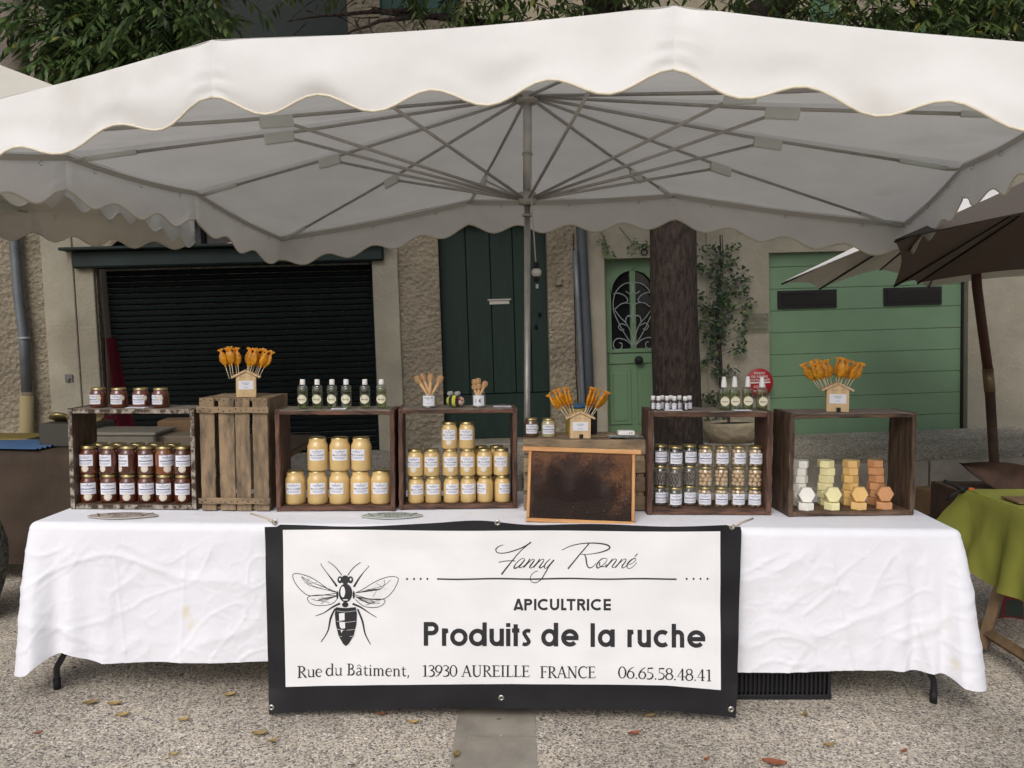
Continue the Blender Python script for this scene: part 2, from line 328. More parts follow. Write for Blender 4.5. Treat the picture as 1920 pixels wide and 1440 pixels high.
def put_text(mb, body, cx, cz, wd, ht, fn, matn=1, bold=0):   # fn maps (x, z) on the print to a point
    V, F = text2d(body, bold); mb.add([fn(cx+a*wd, cz+b*ht) for a, b in V], F, matn)
def put_bar(mb, cx, cz, wd, ht, fn, matn=1, n=3):
    mb.grid(n, 1, lambda i, j: fn(cx+(i-.5)*wd, cz+(j-.5)*ht), matn, False)

# ================================================================== SETTING
g = MB()
def gz(x, y): return 0.0
g.grid(1, 1, lambda i, j: Vector((lerp(-60, 60, i), lerp(-40, 60, j), 0)), smooth=False)
ground = tag(g.build('ground', M_ground), kind='structure')
# channel of grey slabs running towards the camera
a0, a1 = unz(843, 1440, 0), unz(1008, 1440, 0); b0, b1 = unz(860, 1333, 0), unz(1003, 1333, 0)
dl = (b0-a0)/(b0.y-a0.y); dr = (b1-a1)/(b1.y-a1.y)
yj = unz(930, 1383, 0).y
for k in range(-3, 10):
    y0, y1 = yj+k*.5+.003, yj+(k+1)*.5-.003
    P = [a0+dl*(y0-a0.y), a1+dr*(y0-a1.y), a1+dr*(y1-a1.y), a0+dl*(y1-a0.y)]
    m = MB(); m.add([p+Vector((0, 0, -.03)) for p in P]+[p+Vector((0, 0, .004)) for p in P], [(4,5,6,7),(0,1,5,4),(1,2,6,5),(2,3,7,6),(3,0,4,7)])
    m.build('paving_slab', M_slab, ground)

# facade frame: the street rises to the right relative to the stall, so house verticals lean a little
FM = T(0, 10, .13) @ RZ(.05) @ RY(-.030)
FMi = FM.inverted()
fo = FM.translation; fn_ = (FM.to_3x3() @ Vector((0, 1, 0)))
def fac(u, v, y=0.0):
    p = unp(u, v, fo+fn_*y, fn_); q = FMi @ p; return q.x, q.z
def fx(u, v=620): return fac(u, v)[0]
def fz(v, u=960): return fac(u, v)[1]
m = MB(); m.box((0, -1.0, -.25), (40, 2.0, .5)); pav = tag(m.build('pavement', M_pave, None, FM), kind='structure')
for k in range(12):
    m = MB(); m.box((0, 0, 0), (.985, .14, .5), bev=.01); m.build('kerb_stone', M_slab, pav, T(-6.5+k*1.0, -2.075, -.252))

def wall_cells(mb, x0, x1, z0, z1, holes, y=0, depth=.25, mat_=0):
    xs = sorted(set([x0, x1]+[h[0] for h in holes]+[h[1] for h in holes])); zs = sorted(set([z0, z1]+[h[2] for h in holes]+[h[3] for h in holes]))
    xs = [x for x in xs if x0 <= x <= x1]; zs = [z for z in zs if z0 <= z <= z1]
    for i in range(len(xs)-1):
        for j in range(len(zs)-1):
            cx, cz = (xs[i]+xs[i+1])/2, (zs[j]+zs[j+1])/2
            if any(h[0] < cx < h[1] and h[2] < cz < h[3] for h in holes): continue
            mb.add([(xs[i], y, zs[j]), (xs[i+1], y, zs[j]), (xs[i+1], y, zs[j+1]), (xs[i], y, zs[j+1])], [(0, 1, 2, 3)], mat_)
    for h in holes:
        X0, X1, Z0, Z1 = h[:4]
        mb.add([(X0, y, Z0), (X0, y+depth, Z0), (X0, y+depth, Z1), (X0, y, Z1)], [(0, 1, 2, 3)], mat_)
        mb.add([(X1, y, Z0), (X1, y+depth, Z0), (X1, y+depth, Z1), (X1, y, Z1)], [(3, 2, 1, 0)], mat_)
        mb.add([(X0, y, Z1), (X0, y+depth, Z1), (X1, y+depth, Z1), (X1, y, Z1)], [(0, 1, 2, 3)], mat_)
        mb.add([(X0, y, Z0), (X0, y+depth, Z0), (X1, y+depth, Z0), (X1, y, Z0)], [(3, 2, 1, 0)], mat_)

# ---------------- old house with the roller shutter and plank door
hA = thing('stone_house', 'old rough rendered house with dark roller shutter and dark green plank door', 'house', FM)
XL, XB = -11.0, fx(1082)
sx0, sx1, sz1 = fx(186, 600), fx(704, 600), fz(498, 400)
dx0, dx1 = fx(826, 600), fx(1029, 600); dz0, dz1 = fz(826, 900), fz(415, 920)
at = sz1+.62                                        # top of the arch over the shutter
w1x0, w1x1 = fx(712, 15), fx(862, 15); w1z0 = fz(28, 790)
w2x0, w2x1 = fx(410, 40), fx(652, 40); w2z0 = fz(150, 530)
m = MB(); holes = [(sx0, sx1, -.5, at), (dx0, dx1, dz0, dz1), (w1x0, w1x1, w1z0, w1z0+1.3), (w2x0, w2x1, w2z0, w2z0+1.9)]
wall_cells(m, XL, XB, -.6, 8.2, holes)
# spandrels that make the shutter opening arched
for sgn, xe in ((1, sx0), (-1, sx1)):
    W = (sx1-sx0)/2; V = [(xe, .001, at+.001)]; n = 14
    for k in range(n+1):
        a = math.pi/2*k/n; V.append((xe+sgn*W*(1-math.cos(a))*.999, .001, sz1-.06+(at-sz1+.06)*math.sin(a)))
    m.add(V, [(0, k+2, k+1) if sgn > 0 else (0, k+1, k+2) for k in range(n)])
m.box(((XL+XB)/2, 3.2, 4), (XB-XL, .2, 8.4))
m.build('wall', M_rough, hA)
# smooth plaster pilasters beside the shutter
for ua, ub, yy in ((92, 150, -.05), (150, 186, -.03), (704, 752, -.035)):
    m = MB(); xa, xb = fx(ua, 640), fx(ub, 640); m.box(((xa+xb)/2, yy/2+.0, 1.0), (xb-xa, abs(yy)+.02, 3.6 if ua < 700 else 3.3), bev=.008); m.build('plaster_surround', M_plaster, hA)
# shutter, lintel box, fanlight
sh = MB().box((0, 0, 0), (.06, .05, sz1+.5)).build('roller_shutter', M_shutter, hA, T(sx1-.03, .21, (sz1-.5)/2))
slm = MB(); hh = .07
slm.add([(x, y, z) for x in (sx0, sx1-.06) for y, z in ((.03, -hh/2+.003), (-.002, -hh*.25), (-.004, hh*.1), (.0, hh/2-.006), (.03, hh/2-.003))], [(0,1,6,5),(1,2,7,6),(2,3,8,7),(3,4,9,8),(4,3,2,1,0),(5,6,7,8,9)])
slme = slm.mesh('slat', [M_shutter]); k = 0
while -.1+k*hh < sz1: MB().build('slat', None, sh, T(-sx1+.03, 0, -.1+k*hh-(sz1-.5)/2), slme); k += 1
m = MB(); m.box(((sx0+sx1)/2-.04, .02, sz1+.10), (sx1-sx0+.35, .30, .20), bev=.02); m.box(((sx0+sx1)/2-.06, -.03, sz1+.215), (sx1-sx0+.50, .42, .035), bev=.01)
m.build('shutter_box', mat('dusty_dark_green_box', (.006, .018, .016), .65, var=.4, vscale=3), hA)
m = MB(); m.box(((sx0+sx1)/2, .22, sz1+.42), (sx1-sx0, .03, .5)); fl = m.build('fanlight', mat('dull_grey_glass', (.035, .036, .034), .5, var=.3), hA)
for k in range(7):
    m = MB(); xx = lerp(sx0, sx1, (k+.6)/7); m.box((xx, .185, sz1+.42), (.05, .04, .48), bev=.005); m.build('glazing_bar', M_shutter, fl)
# plank door
dm = MB().box(((dx0+dx1)/2, .23, (dz0+dz1)/2), (dx1-dx0+.02, .04, dz1-dz0+.02)).build('plank_door', M_shutter, hA)
edges = [dx0, fx(877, 600), fx(923, 600), fx(966, 600), fx(997, 600), dx1]
zr = fz(742, 900)
for k in range(5):
    m = MB(); xa, xb = edges[k]+.004, edges[k+1]-.004; m.box(((xa+xb)/2, .19, (zr+.01+dz1)/2), (xb-xa, .04, dz1-zr-.01), bev=.004); m.build('plank', M_green_dark, dm)
m = MB(); m.box(((dx0+dx1)/2, .18, (dz0+zr)/2), (dx1-dx0, .06, zr-dz0), bev=.008); m.build('bottom_board', M_green_dark, dm)
m = MB(); q = fac(936, 562, .17); m.box((q[0], .15, q[1]), (.29, .03, .022), bev=.004); m.box((q[0], .163, q[1]-.03), (.24, .012, .05)); m.build('letter_slot', M_steel, dm)
for u, v in ((1007, 537), (1005, 613), (1012, 590)):
    m = MB(); q = fac(u, v, .17); m.box((q[0], .163, q[1]), (.035, .02, .055), bev=.004); m.build('keyhole_plate', M_shutter if v > 560 else M_iron, dm)
m = MB(); m.box(((dx0+dx1)/2, -.05, dz0/2-.1), (dx1-dx0+.3, .5, dz0+.2-.006), bev=.02); m.build('doorstep', M_slab, hA)
m = MB(); m.box(((w1x0+w1x1)/2, .1, w1z0+.65), (w1x1-w1x0, .05, 1.3)); m.box(((w1x0+w1x1)/2, .07, w1z0+.65), (.03, .03, 1.3)); m.build('window_shutter', mat('teal_shutter_paint', (.012, .06, .05), .6), hA)
m = MB(); m.box(((w2x0+w2x1)/2, .1, w2z0+.95), (w2x1-w2x0, .05, 1.9)); m.build('window_shutter', mat('blackish_shutter_paint', (.008, .016, .015), .6), hA)
m = MB(); q = fac(1047, 530); m.box((q[0], -.02, q[1]), (.07, .05, .07), bev=.006); m.build('junction_box', M_rough, hA)

# ---------------- plastered house with the front door and garage
hB = thing('plastered_house', 'beige plastered house with green panelled front door and wide green garage door', 'house', FM)
px0, px1, pz0, pz1 = fx(1137, 640), fx(1252, 640), .06, fz(484, 1180)
gx0, gx1, gz1 = fx(1443, 640), fx(1815, 640), fz(470, 1600)
u1x0, u1x1, u1z = fx(1518, 20), fx(1572, 20), fz(45, 1545)
m = MB(); wall_cells(m, XB+.002, 11, -.6, 4.2, [(px0, px1, pz0, pz1), (gx0, gx1, -.2, gz1)]); m.build('wall', M_plaster, hB)
m = MB(); wall_cells(m, fx(870, 20), 11, 4.202, 8.2, [(u1x0, u1x1, u1z, u1z+1.4)], y=-.004); m.box(((XB+11)/2, 3.2, 4), (11-XB, .2, 8.4)); m.build('upper_wall', M_plaster_warm, hB)
m = MB(); m.box(((u1x0+u1x1)/2, .05, u1z+.7), (u1x1-u1x0, .04, 1.4)); m.build('window_shutter', mat('pale_green_shutter', (.09, .20, .12), .5), hB)
for ua, ub in ((1088, 1136), (1326, 1383)):
    m = MB(); xa, xb = fx(ua, 640), fx(ub, 640); m.box(((xa+xb)/2, -.012, 1.5), (xb-xa, .03, 3.6), bev=.006); m.build('pilaster_strip', M_plaster, hB)
# front door
DC = fx(1193, 640); dw = (px1-px0)
fd = MB(); zsp = fz(655, 1190); zat = fz(504, 1190)
fd.box((DC, .20, (pz0+zsp-.04)/2), (dw, .045, zsp-.04-pz0)); fdo = fd.build('front_door', M_green_door, hB)
m = MB()   # arched frame round the glazing: stiles, centre bar and arch spandrels
W = (fx(1232, 640)-fx(1149, 640))/2; zc = zat-W*1.0
m.box((px0+(DC-W-px0)/2, .19, (zsp+pz1)/2-.02), (DC-W-px0, .06, pz1-zsp+.04)); m.box((px1-(px1-DC-W)/2, .19, (zsp+pz1)/2-.02), (px1-DC-W, .06, pz1-zsp+.04))
m.box((DC, .185, (zsp+zat)/2), (.07, .06, zat-zsp), bev=.006)
m.box((DC, .188, zsp-.02), (2*W, .065, .05), bev=.006)
for sgn in (-1, 1):
    V = [(DC+sgn*W, .165, zc)]; n = 12; F = []
    ring = [(DC+sgn*W*math.cos(math.pi/2*k/n), .165, zc+W*math.sin(math.pi/2*k/n)) for k in range(n+1)]; top = [(DC+sgn*W*(1-k/n), .165, pz1) for k in range(n+1)]
    V = ring+top; F = [(k, k+1, n+2+k, n+1+k) if sgn < 0 else (k, n+1+k, n+2+k, k+1) for k in range(n)]; m.add(V, F)
    m.tube([(DC+sgn*W*math.cos(math.pi/2*k/n), .158, zc+W*math.sin(math.pi/2*k/n)) for k in range(n+1)], .014, 6)
m.build('glazing_frame', M_green_door, fdo)
MB().box((DC, .215, (zsp+pz1)/2), (2*W, .008, pz1-zsp)).build('door_glass', M_dark_glass, fdo)
ir = MB()
paths = [[(615,750),(570,690),(520,600),(490,520),(500,430),(545,375),(595,362),(614,395),(592,428),(566,412)],[(497,525),(545,488),(600,492),(618,530),(600,562),(578,560)],
         [(625,745),(600,670),(570,610),(535,575),(500,530)],[(612,752),(565,712),(512,704),(490,738),(508,772),(540,762),(543,735),(525,728)],[(572,625),(540,612),(522,632),(540,655),(556,645)],[(566,605),(572,572),(600,566),(616,588),(602,606)],[(490,430),(520,425),(560,440),(580,470),(565,484)]]
def cr_(P, n=6):
    out = []
    for i in range(len(P)-1):
        p0, p1, p2, p3 = P[max(i-1, 0)], P[i], P[i+1], P[min(i+2, len(P)-1)]
        for k in range(n):
            t = k/n; out.append(tuple(.5*((2*b)+(c-a)*t+(2*a-5*b+4*c-d)*t*t+(-a+3*b-3*c+d)*t**3) for a, b, c, d in zip(p0, p1, p2, p3)))
    out.append(tuple(P[-1])); return out
for P in paths:
    for mir in (0, 1):
        pts = []
        for a, b in cr_(P, 4):
            x, z = fac(1000+a/3.273, 420+b/3.273, .16); x = 2*DC-x if mir else x
            pts.append((x, .155, z))
        ir.tube(pts, .0065, 5)
ir.build('ironwork', M_iron, fdo)
m = MB(); 
for sgn in (-1, 1):
    for (za, zb) in ((pz0+.12, fz(692, 1190)),):
        cx = DC+sgn*dw*.235; ww = dw*.36; m.box((cx, .17, (za+zb)/2), (ww, .02, zb-za), bev=.006); m.box((cx, .158, (za+zb)/2), (ww-.09, .016, zb-za-.09), bev=.008)
m.box((DC, .17, fz(674, 1190)), (dw*.85, .02, .12), bev=.008); m.build('door_panel', M_green_door, fdo)
m = MB(); q = fac(1197, 675, .15); m.lathe([(0, 0), (.045, .0), (.05, .015), (.03, .03), (.052, .05), (.045, .075), (0, .085)], 16, M=T(q[0], .155, q[1]) @ RX(math.pi/2)); m.build('door_knob', M_rubber, fdo)
m = MB(); m.box((DC, -.1, .02), (dw+.25, .5, .08), bev=.015); m.build('doorstep', M_slab, hB)
# garage door
gd = MB().box(((gx0+gx1)/2, .14, -.03), (gx1-gx0, .05, .09)).build('garage_door', M_rubber, hB)
ph = fz(587, 1445)-fz(628.5, 1445); z0 = fz(832, 1481)+.02; k = 0
while z0+k*ph < gz1:
    za, zb = z0+k*ph+.0025, min(z0+(k+1)*ph-.0025, gz1); m = MB(); m.box(((gx0+gx1)/2, .13, (za+zb)/2), (gx1-gx0-.01, .04, zb-za), bev=.0035); m.build('panel', M_green_garage, gd); k += 1
for ua, ub, va, vb in ((1458, 1568, 528, 562), (1657, 1765, 522, 553)):
    xa, za = fac(ua, vb, .1); xb, zb = fac(ub, va, .1); q = z0+(int((((za+zb)/2)-z0)/ph)+.5)*ph; h_ = ph*.82
    m = MB(); cx = (xa+xb)/2; m.box((cx, .10, q), (xb-xa, .04, h_), bev=.006); wf = m.build('window', M_rubber, gd); m = MB(); m.box((cx, .077, q), (xb-xa-.07, .008, h_-.07)); m.build('pane', M_dark_glass, wf)
m = MB(); m.box((gx1-.02, .10, gz1/2), (.02, .04, gz1+.2)); m.build('door_gasket', M_rubber, gd)
m = MB(); q = fac(1805, 803, .1); m.add([(q[0]-.05, .106, q[1]-.04), (q[0]+.05, .106, q[1]-.04), (q[0], .106, q[1]+.05)], [(0, 1, 2)]); m.build('warning_sticker', mat('sticker_yellow', (.5, .38, .05), .5), gd)

# drainpipes and duct
def pipe(name, label, cat, pts, r, mm, flat=1, clips=()):
    t = thing(name, label, cat, FM @ T(*pts[0])); o = Vector(pts[0]); m = MB(); m.tube([Vector(p)-o for p in pts], r, 12, flat=flat); m.build('pipe', mm, t)
    for c in clips: m = MB(); m.lathe([(r, -.015), (r+.008, -.015), (r+.008, .015), (r, .015)], 12, c=Vector(c)-o); m.build('bracket', M_iron, t)
    return t
def fp(u, v, y): x, z = fac(u, v, y); return (x, y, z)
pipe('drainpipe', 'grey zinc drainpipe leaning down the rough wall at the far left', 'drainpipe', [fp(50, 735, -.1), fp(45, 640, -.1), fp(35, 560, -.1), fp(25, 430, -.1), (fx(10, 100), -.1, 6)], .055, M_pipe, clips=[fp(46, 634, -.1)])
t = pipe('pipe_stub', 'yellowish earthenware pipe foot below the left drainpipe', 'pipe', [fp(52, 900, -.1), fp(50, 742, -.1)], .075, mat('ochre_pipe', (.26, .21, .11), .8))
pipe('drainpipe', 'slim pale grey drainpipe beside the wide dark duct between the two houses', 'drainpipe', [fp(1095, 860, -.16), fp(1092, 740, -.16), fp(1083, 560, -.16), fp(1078, 470, -.16)], .032, M_pipe)
pipe('duct', 'wide dark slate grey duct on the joint between the two houses', 'duct', [fp(1109, 880, -.1), fp(1101, 650, -.1), fp(1090, 440, -.1), (fx(1082, 300), -.1, 5)], .062, M_pipe_dark)
m = MB(); m.tube([fp(1075, 440, -.02), fp(1077, 560, -.02), fp(1079, 640, -.03), fp(1080, 700, -.05), fp(1084, 760, -.02), fp(1086, 840, -.02)], .006, 6)
tag(m.build('cable', M_rubber, None, FM), 'thin black cable running down the wall beside the pale drainpipe', 'cable')
# round no-parking signs
def round_sign(u, v, r, y, label, lines, bar):
    x, z = fac(u, v, y); t = thing('no_parking_sign', label, 'sign', FM @ T(x, y, z), 'round red signs on the house fronts')
    m = MB(); m.lathe([(0, -.008), (r, -.008), (r+.003, 0), (r, .005), (r-.004, .0085), (0, .0085)], 40, M=RX(math.pi/2)); m.build('disc', M_red, t)
    m = MB(); m.lathe([(r-.006, .0088), (r-.006, .0105), (r-.02, .0105), (r-.02, .0088)], 40, M=RX(math.pi/2)) if bar == 2 else None
    f = lambda a, b: Vector((a, -.0108, b))
    for s, zz, ww, h_ in lines: put_text(m, s, 0, zz*r, ww*r, h_*r, f, 0, .01)
    m.add([f(-.78*r, -.06*r), f(.78*r, -.06*r), f(.78*r, .04*r), f(-.78*r, .04*r)], [(0, 1, 2, 3)]); m.build('lettering', M_signwhite, t)
round_sign(1424, 717, .168, -.06, 'round red no parking sign on beige wall behind the spray bottles', [('PRIERE', .68, .8, .17), ('DE NE PAS', .43, 1.2, .17), ('STATIONNER', .18, 1.5, .17), ('SORTIE', -.3, .9, .17), ('VOITURES', -.62, 1.0, .15)], 1)
round_sign(434, 475, .13, -.06, 'small red round sign half hidden by canopy over the roller shutter', [('SORTIE', .58, .8, .2), ('DE GARAGE', .28, 1.2, .2), ('NE PAS', -.28, .75, .17), ('STATIONNER', -.52, 1.2, .16), ('MERCI', -.76, .6, .13)], 2)
# acrylic plaque beside garage
x, z = fac(1418, 606, -.02); t = thing('wall_plaque', 'clear acrylic name plaque with faded script beside the green garage', 'plaque', FM @ T(x, -.02, z))
MB().box((0, -.004, 0), (.30, .005, .24)).build('plate', M_glass, t)
m = MB(); r2 = random.Random(3)
for zz in (.07, .0, -.06):
    xx = -.13
    while xx < .12:
        l = r2.uniform(.02, .06); m.tube(cr_([(xx, -.0085, zz), (xx+l*.3, -.0085, zz+.014), (xx+l*.5, -.0085, zz-.004), (xx+l*.8, -.0085, zz+.01), (xx+l, -.0085, zz)], 3), .0018, 4); xx += l+.012
m.build('script_lines', M_iron, t)
m = MB(); [m.lathe([(0, 0), (.008, 0), (.008, .006), (0, .008)], 8, M=T(a, -.007, b) @ RX(math.pi/2)) for a in (-.14, .14) for b in (-.11, .11)]; m.build('screw', M_steel, t)
# small wall plate on the left pilaster
x, z = fac(130, 709, -.06); m = MB(); m.box((0, 0, 0), (.09, .012, .09), bev=.003); m.ball((0, -.008, -.01), .022, 8)
tag(m.build('wall_plate', mat('faded_plate', (.12, .12, .115), .7), None, FM @ T(x, -.07, z)), 'small dark square plate on plaster left of the roller shutter', 'plate')
# house number
x, z = fac(1208, 468, -.02); m = MB(); m.tube([(math.cos(a)*.03, 0, .035+math.sin(a)*.03) for a in [k*math.pi/6 for k in range(13)]], .008, 5); m.tube([(math.cos(a)*.036, 0, -.03+math.sin(a)*.036) for a in [k*math.pi/6 for k in range(13)]], .008, 5)
tag(m.build('house_number', M_rubber, None, FM @ T(x, -.02, z)), 'small black figure eight house number above the green front door', 'house number')

# ---------------- leaves
def leaf(mb, p, d, nrm, ln, wd, mi):
    d = d.normalized(); s = d.cross(nrm)
    s = s.normalized() if s.length > 1e-4 else Vector((1, 0, 0)); n = s.cross(d).normalized()
    a = p; b = p+d*ln*.45+s*wd*.5-n*wd*.12; c = p+d*ln-Vector((0, 0, ln*.12)); e = p+d*ln*.45-s*wd*.5-n*wd*.12; k = p+d*ln*.5
    o = len(mb.v); mb.v += [a, b, c, e, k]; 
    for f in ((0, 1, 4), (1, 2, 4), (2, 3, 4), (3, 0, 4)): mb.f.append([o+i for i in f]); mb.m.append(mi); mb.s.append(True)
def spray(mb, r_, p, n, spread, ln, wd, mats, droop=.6):
    "a drooping twig with leaves on both sides"
    d = Vector((r_.uniform(-1, 1), r_.uniform(-1, 1), r_.uniform(-.5, .25))).normalized(); q = p.copy(); L = spread
    tw = [q.copy()]
    for k in range(n):
        d = (d+Vector((0, 0, -droop/n))).normalized(); q = q+d*L/n; tw.append(q.copy())
        sd_ = d.cross(Vector((0, 0, 1))); sd_ = sd_.normalized() if sd_.length > .01 else Vector((1, 0, 0))
        for sg in (-1, 1):
            dd = d*.6+sd_*sg*r_.uniform(.4, 1)+Vector((0, 0, r_.uniform(-.7, .0)))
            leaf(mb, q, dd, Vector((r_.uniform(-.5, .5), r_.uniform(-.5, .5), 1)).normalized(), ln*r_.uniform(.7, 1.2), wd*r_.uniform(.8, 1.2), r_.choices(range(3), mats)[0])
    return tw
def crown(r_, clumps, nspr, mats=(5, 4, .25), ln=.135, wd=.036):
    mb = MB(); tw = MB()
    for c, rad, dens in clumps:
        C = Vector(c)
        for k in range(int(nspr*dens*(.72 if C.z < 5.5 else 1))):
            while True:
                v = Vector((r_.uniform(-1, 1), r_.uniform(-1, 1), r_.uniform(-1, 1)))
                if .25 < v.length < 1: break
            p = C+Vector((v.x*rad[0], v.y*rad[1], v.z*rad[2]))
            t = spray(mb, r_, p, r_.randint(4, 6), .32, ln, wd, mats)
            if k % 3 == 0: tw.tube([C.lerp(p, .55)]+t[:1]+[t[2]], lambda s: .007*(1-s)+.002, 3, mat=3)
    mb.add(tw.v, tw.f, 3, True)
    return mb
def branch(mb, r_, a, b, r0, r1, bend=.15, n=7, k=8):
    a = Vector(a); b = Vector(b); L = (b-a).length; o = Vector((r_.uniform(-1, 1), r_.uniform(-1, 1), r_.uniform(-.3, .6)))*bend*L
    mb.tube([a.lerp(b, i/n)+o*math.sin(math.pi*i/n)*.5+Vector((r_.uniform(-1, 1), r_.uniform(-1, 1), 0))*.015*L for i in range(n+1)], lambda s: lerp(r0, r1, s), k)
# big plane-like tree behind the stall
r_ = random.Random(11); tb = un(1272, 868, 8.6); tb.z = .1
t1 = thing('street_tree', 'dark brown tree trunk standing in front of the green front door', 'tree', T(tb))
m = MB(); tp = [un(u, v, 8.6)-tb for u, v in ((1262, 450), (1258, 250), (1262, 130))]; tp0 = Vector((.02, 0, -.2))
m.tube([tp0, Vector((.0, 0, .25)), un(1268, 700, 8.6)-tb, un(1263, 570, 8.6)-tb]+tp, lambda s: .26-.03*s if s > .12 else .30-.25*s, 16)
m.build('trunk', M_bark, t1)
top = tp[-1]; m = MB()
branch(m, r_, top, un(1130, 40, 8.5)-tb, .23, .21, .05); branch(m, r_, un(1130, 40, 8.5)-tb, un(1150, -260, 8.4)-tb, .2, .1, .1)
branch(m, r_, top, un(1440, 20, 8.8)-tb, .2, .17, .08); branch(m, r_, un(1440, 20, 8.8)-tb, un(1640, -200, 9)-tb, .17, .08, .15)
branch(m, r_, un(1120, 60, 8.5)-tb, un(700, 20, 8.0)-tb, .06, .02, .12); branch(m, r_, un(860, 30, 8.2)-tb, un(640, 70, 7.8)-tb, .03, .008, .2)
branch(m, r_, un(800, 20, 8.1)-tb, un(540, 40, 7.6)-tb, .03, .006, .2); branch(m, r_, un(1180, 20, 8.5)-tb, un(1010, 70, 8.3)-tb, .05, .01, .2)
for k in range(26):
    q = un(r_.uniform(480, 900), r_.uniform(-10, 45), r_.uniform(7.6, 8.2))-tb; branch(m, r_, q, q+Vector((r_.uniform(-.35, .3), 0, r_.uniform(-.3, .1))), .008, .002, .3, 5, 4)
m.build('limb', M_bark, t1)
cl = []
for u, v, Y, rx, rz, dn in ((600, -80, 7.9, .6, .35, .5), (780, -40, 7.9, .6, .25, .4), (850, 10, 8.0, .30, .22, .35), (930, 10, 7.9, .35, .25, .6), (1030, 20, 7.9, .5, .2, .9), (1180, -60, 7.8, .6, .35, 1), (1380, -10, 7.9, .5, .16, .6), (1470, -10, 7.9, .5, .25, .7),
                           (1600, 20, 7.7, .5, .20, 1.1), (1590, 60, 7.7, .3, .15, .4), (1720, 25, 7.4, .55, .28, 1.5), (1800, 30, 7.3, .5, .30, 1.5), (1880, 30, 7.2, .5, .35, 1.6), (1960, 30, 7.2, .6, .4, 1.3), (1700, -120, 7.6, 1.0, .5, 1.5), (1000, -160, 7.7, 1.6, .5, 1.8)):
    cl.append((un(u, v, Y)-tb, (rx, .45, rz), dn))
for k in range(18): cl.append((Vector((lerp(-6.5, 4.5, (k % 6)/5)+r_.uniform(-.7, .7), lerp(-4.0, .6, (k//6)/2)+r_.uniform(-.6, .6), r_.uniform(6.0, 8.4))), (1.5, 1.2, .8), 2.3))  # unseen overhead clumps, added to keep sun and sky light off the house fronts
for k in range(10): q = Vector((lerp(-5.5, 4, (k % 5)/4), -5.5 if k < 5 else -2.5, r_.uniform(6.4, 7.4))); m_ = MB(); branch(m_, r_, top+Vector((0, 0, 1)), q, .09, .03, .1); m_.build('limb', M_bark, t1)  # unseen limbs added to carry the shading clumps overhead
cm_ = crown(r_, cl, 62); o = cm_.build('crown', [M_leafA, M_leafB, M_leafC, M_bark], t1); o['kind'] = 'stuff'
# left tree
r_ = random.Random(5); tb2 = un(28, 905, 7.0); tb2.z = 0
t2 = thing('street_tree', 'grey trunked tree with drooping leaves rising behind the left cream parasol', 'tree', T(tb2))
m = MB(); m.tube([Vector((-.95, 0, -.1)), Vector((-.8, 0, 1)), un(-40, 300, 7)-tb2, un(30, 130, 7)-tb2, un(26, -20, 7)-tb2, un(30, -200, 7)-tb2], .105, 14); m.build('trunk', M_bark_grey, t2)
m = MB(); branch(m, r_, un(26, -60, 7)-tb2, un(240, -60, 6.6)-tb2, .06, .03); branch(m, r_, un(240, -60, 6.6)-tb2, un(390, 20, 6.4)-tb2, .03, .008, .2); branch(m, r_, un(26, -10, 7)-tb2, un(200, 60, 6.6)-tb2, .05, .012, .2); m.build('limb', M_bark, t2)
cl = []
for u, v, Y, rx, rz, dn in ((110, -20, 6.6, .35, .3, 1), (130, 60, 6.5, .28, .30, 1.2), (200, 60, 6.5, .42, .38, 2.2), (170, 110, 6.5, .28, .18, .8), (270, 40, 6.4, .40, .30, 1.8), (280, 80, 6.4, .25, .16, .7), (350, 20, 6.4, .28, .24, .8), (385, 30, 6.3, .12, .14, .3), (300, -90, 6.6, .9, .4, 2.0)):
    cl.append((un(u, v, Y)-tb2, (rx, .35, rz), dn))
for k in range(5): cl.append((Vector((r_.uniform(-1.5, 3), r_.uniform(-.6, 1.4), r_.uniform(5.6, 7.5))), (1.3, 1.0, .7), 1.8))  # clumps above the view, added to block light from overhead
o = crown(r_, cl, 60, (3, 6, .15)).build('crown', [M_leafA, M_leafB, M_leafC, M_bark], t2); o['kind'] = 'stuff'

# ---------------- climbing plant in its pot on the beige wall
x, z = fac(1375, 850, -.45); r_ = random.Random(21)
M_stone_pot = render_wall('stone_pot', (.33, .28, .19), .02, 20)
pt = thing('planter', 'low stone trough with dark soil at the foot of the climbing plant', 'planter', FM @ T(x, -.42, 0))
m = MB(); m.lathe([(.0, 0), (.26, 0), (.34, .1), (.37, .2), (.36, .24), (.31, .24), (.29, .2), (0, .2)], 22, sy=.62); m.build('bowl', M_stone_pot, pt)
MB().lathe([(0, .222), (.295, .215)], 22, sy=.62).build('soil', mat('dark_soil', (.008, .007, .006), .95, bump=.6, bscale=60), pt)
vp = thing('climbing_plant', 'leafy climbing plant trained up the beige wall left of the garage', 'plant', FM @ T(x-.05, -.40, .2))
b0_ = Vector((x-.05, -.40, .2)); V_ = lambda u, v, y=-.07: Vector(fp(u, v, y))-b0_
m = MB(); st = [Vector((0, 0, 0)), V_(1366, 780, -.2), V_(1352, 730), V_(1350, 690), V_(1347, 640), V_(1343, 600), V_(1346, 550), V_(1352, 500), V_(1350, 440)]
m.tube(cr_([tuple(p) for p in st], 4), lambda s: .016*(1-.6*s), 6); m.tube(cr_([tuple(p+Vector((.025, 0, 0))) for p in st[1:]], 4), lambda s: .010*(1-.5*s), 5)
fm = MB()
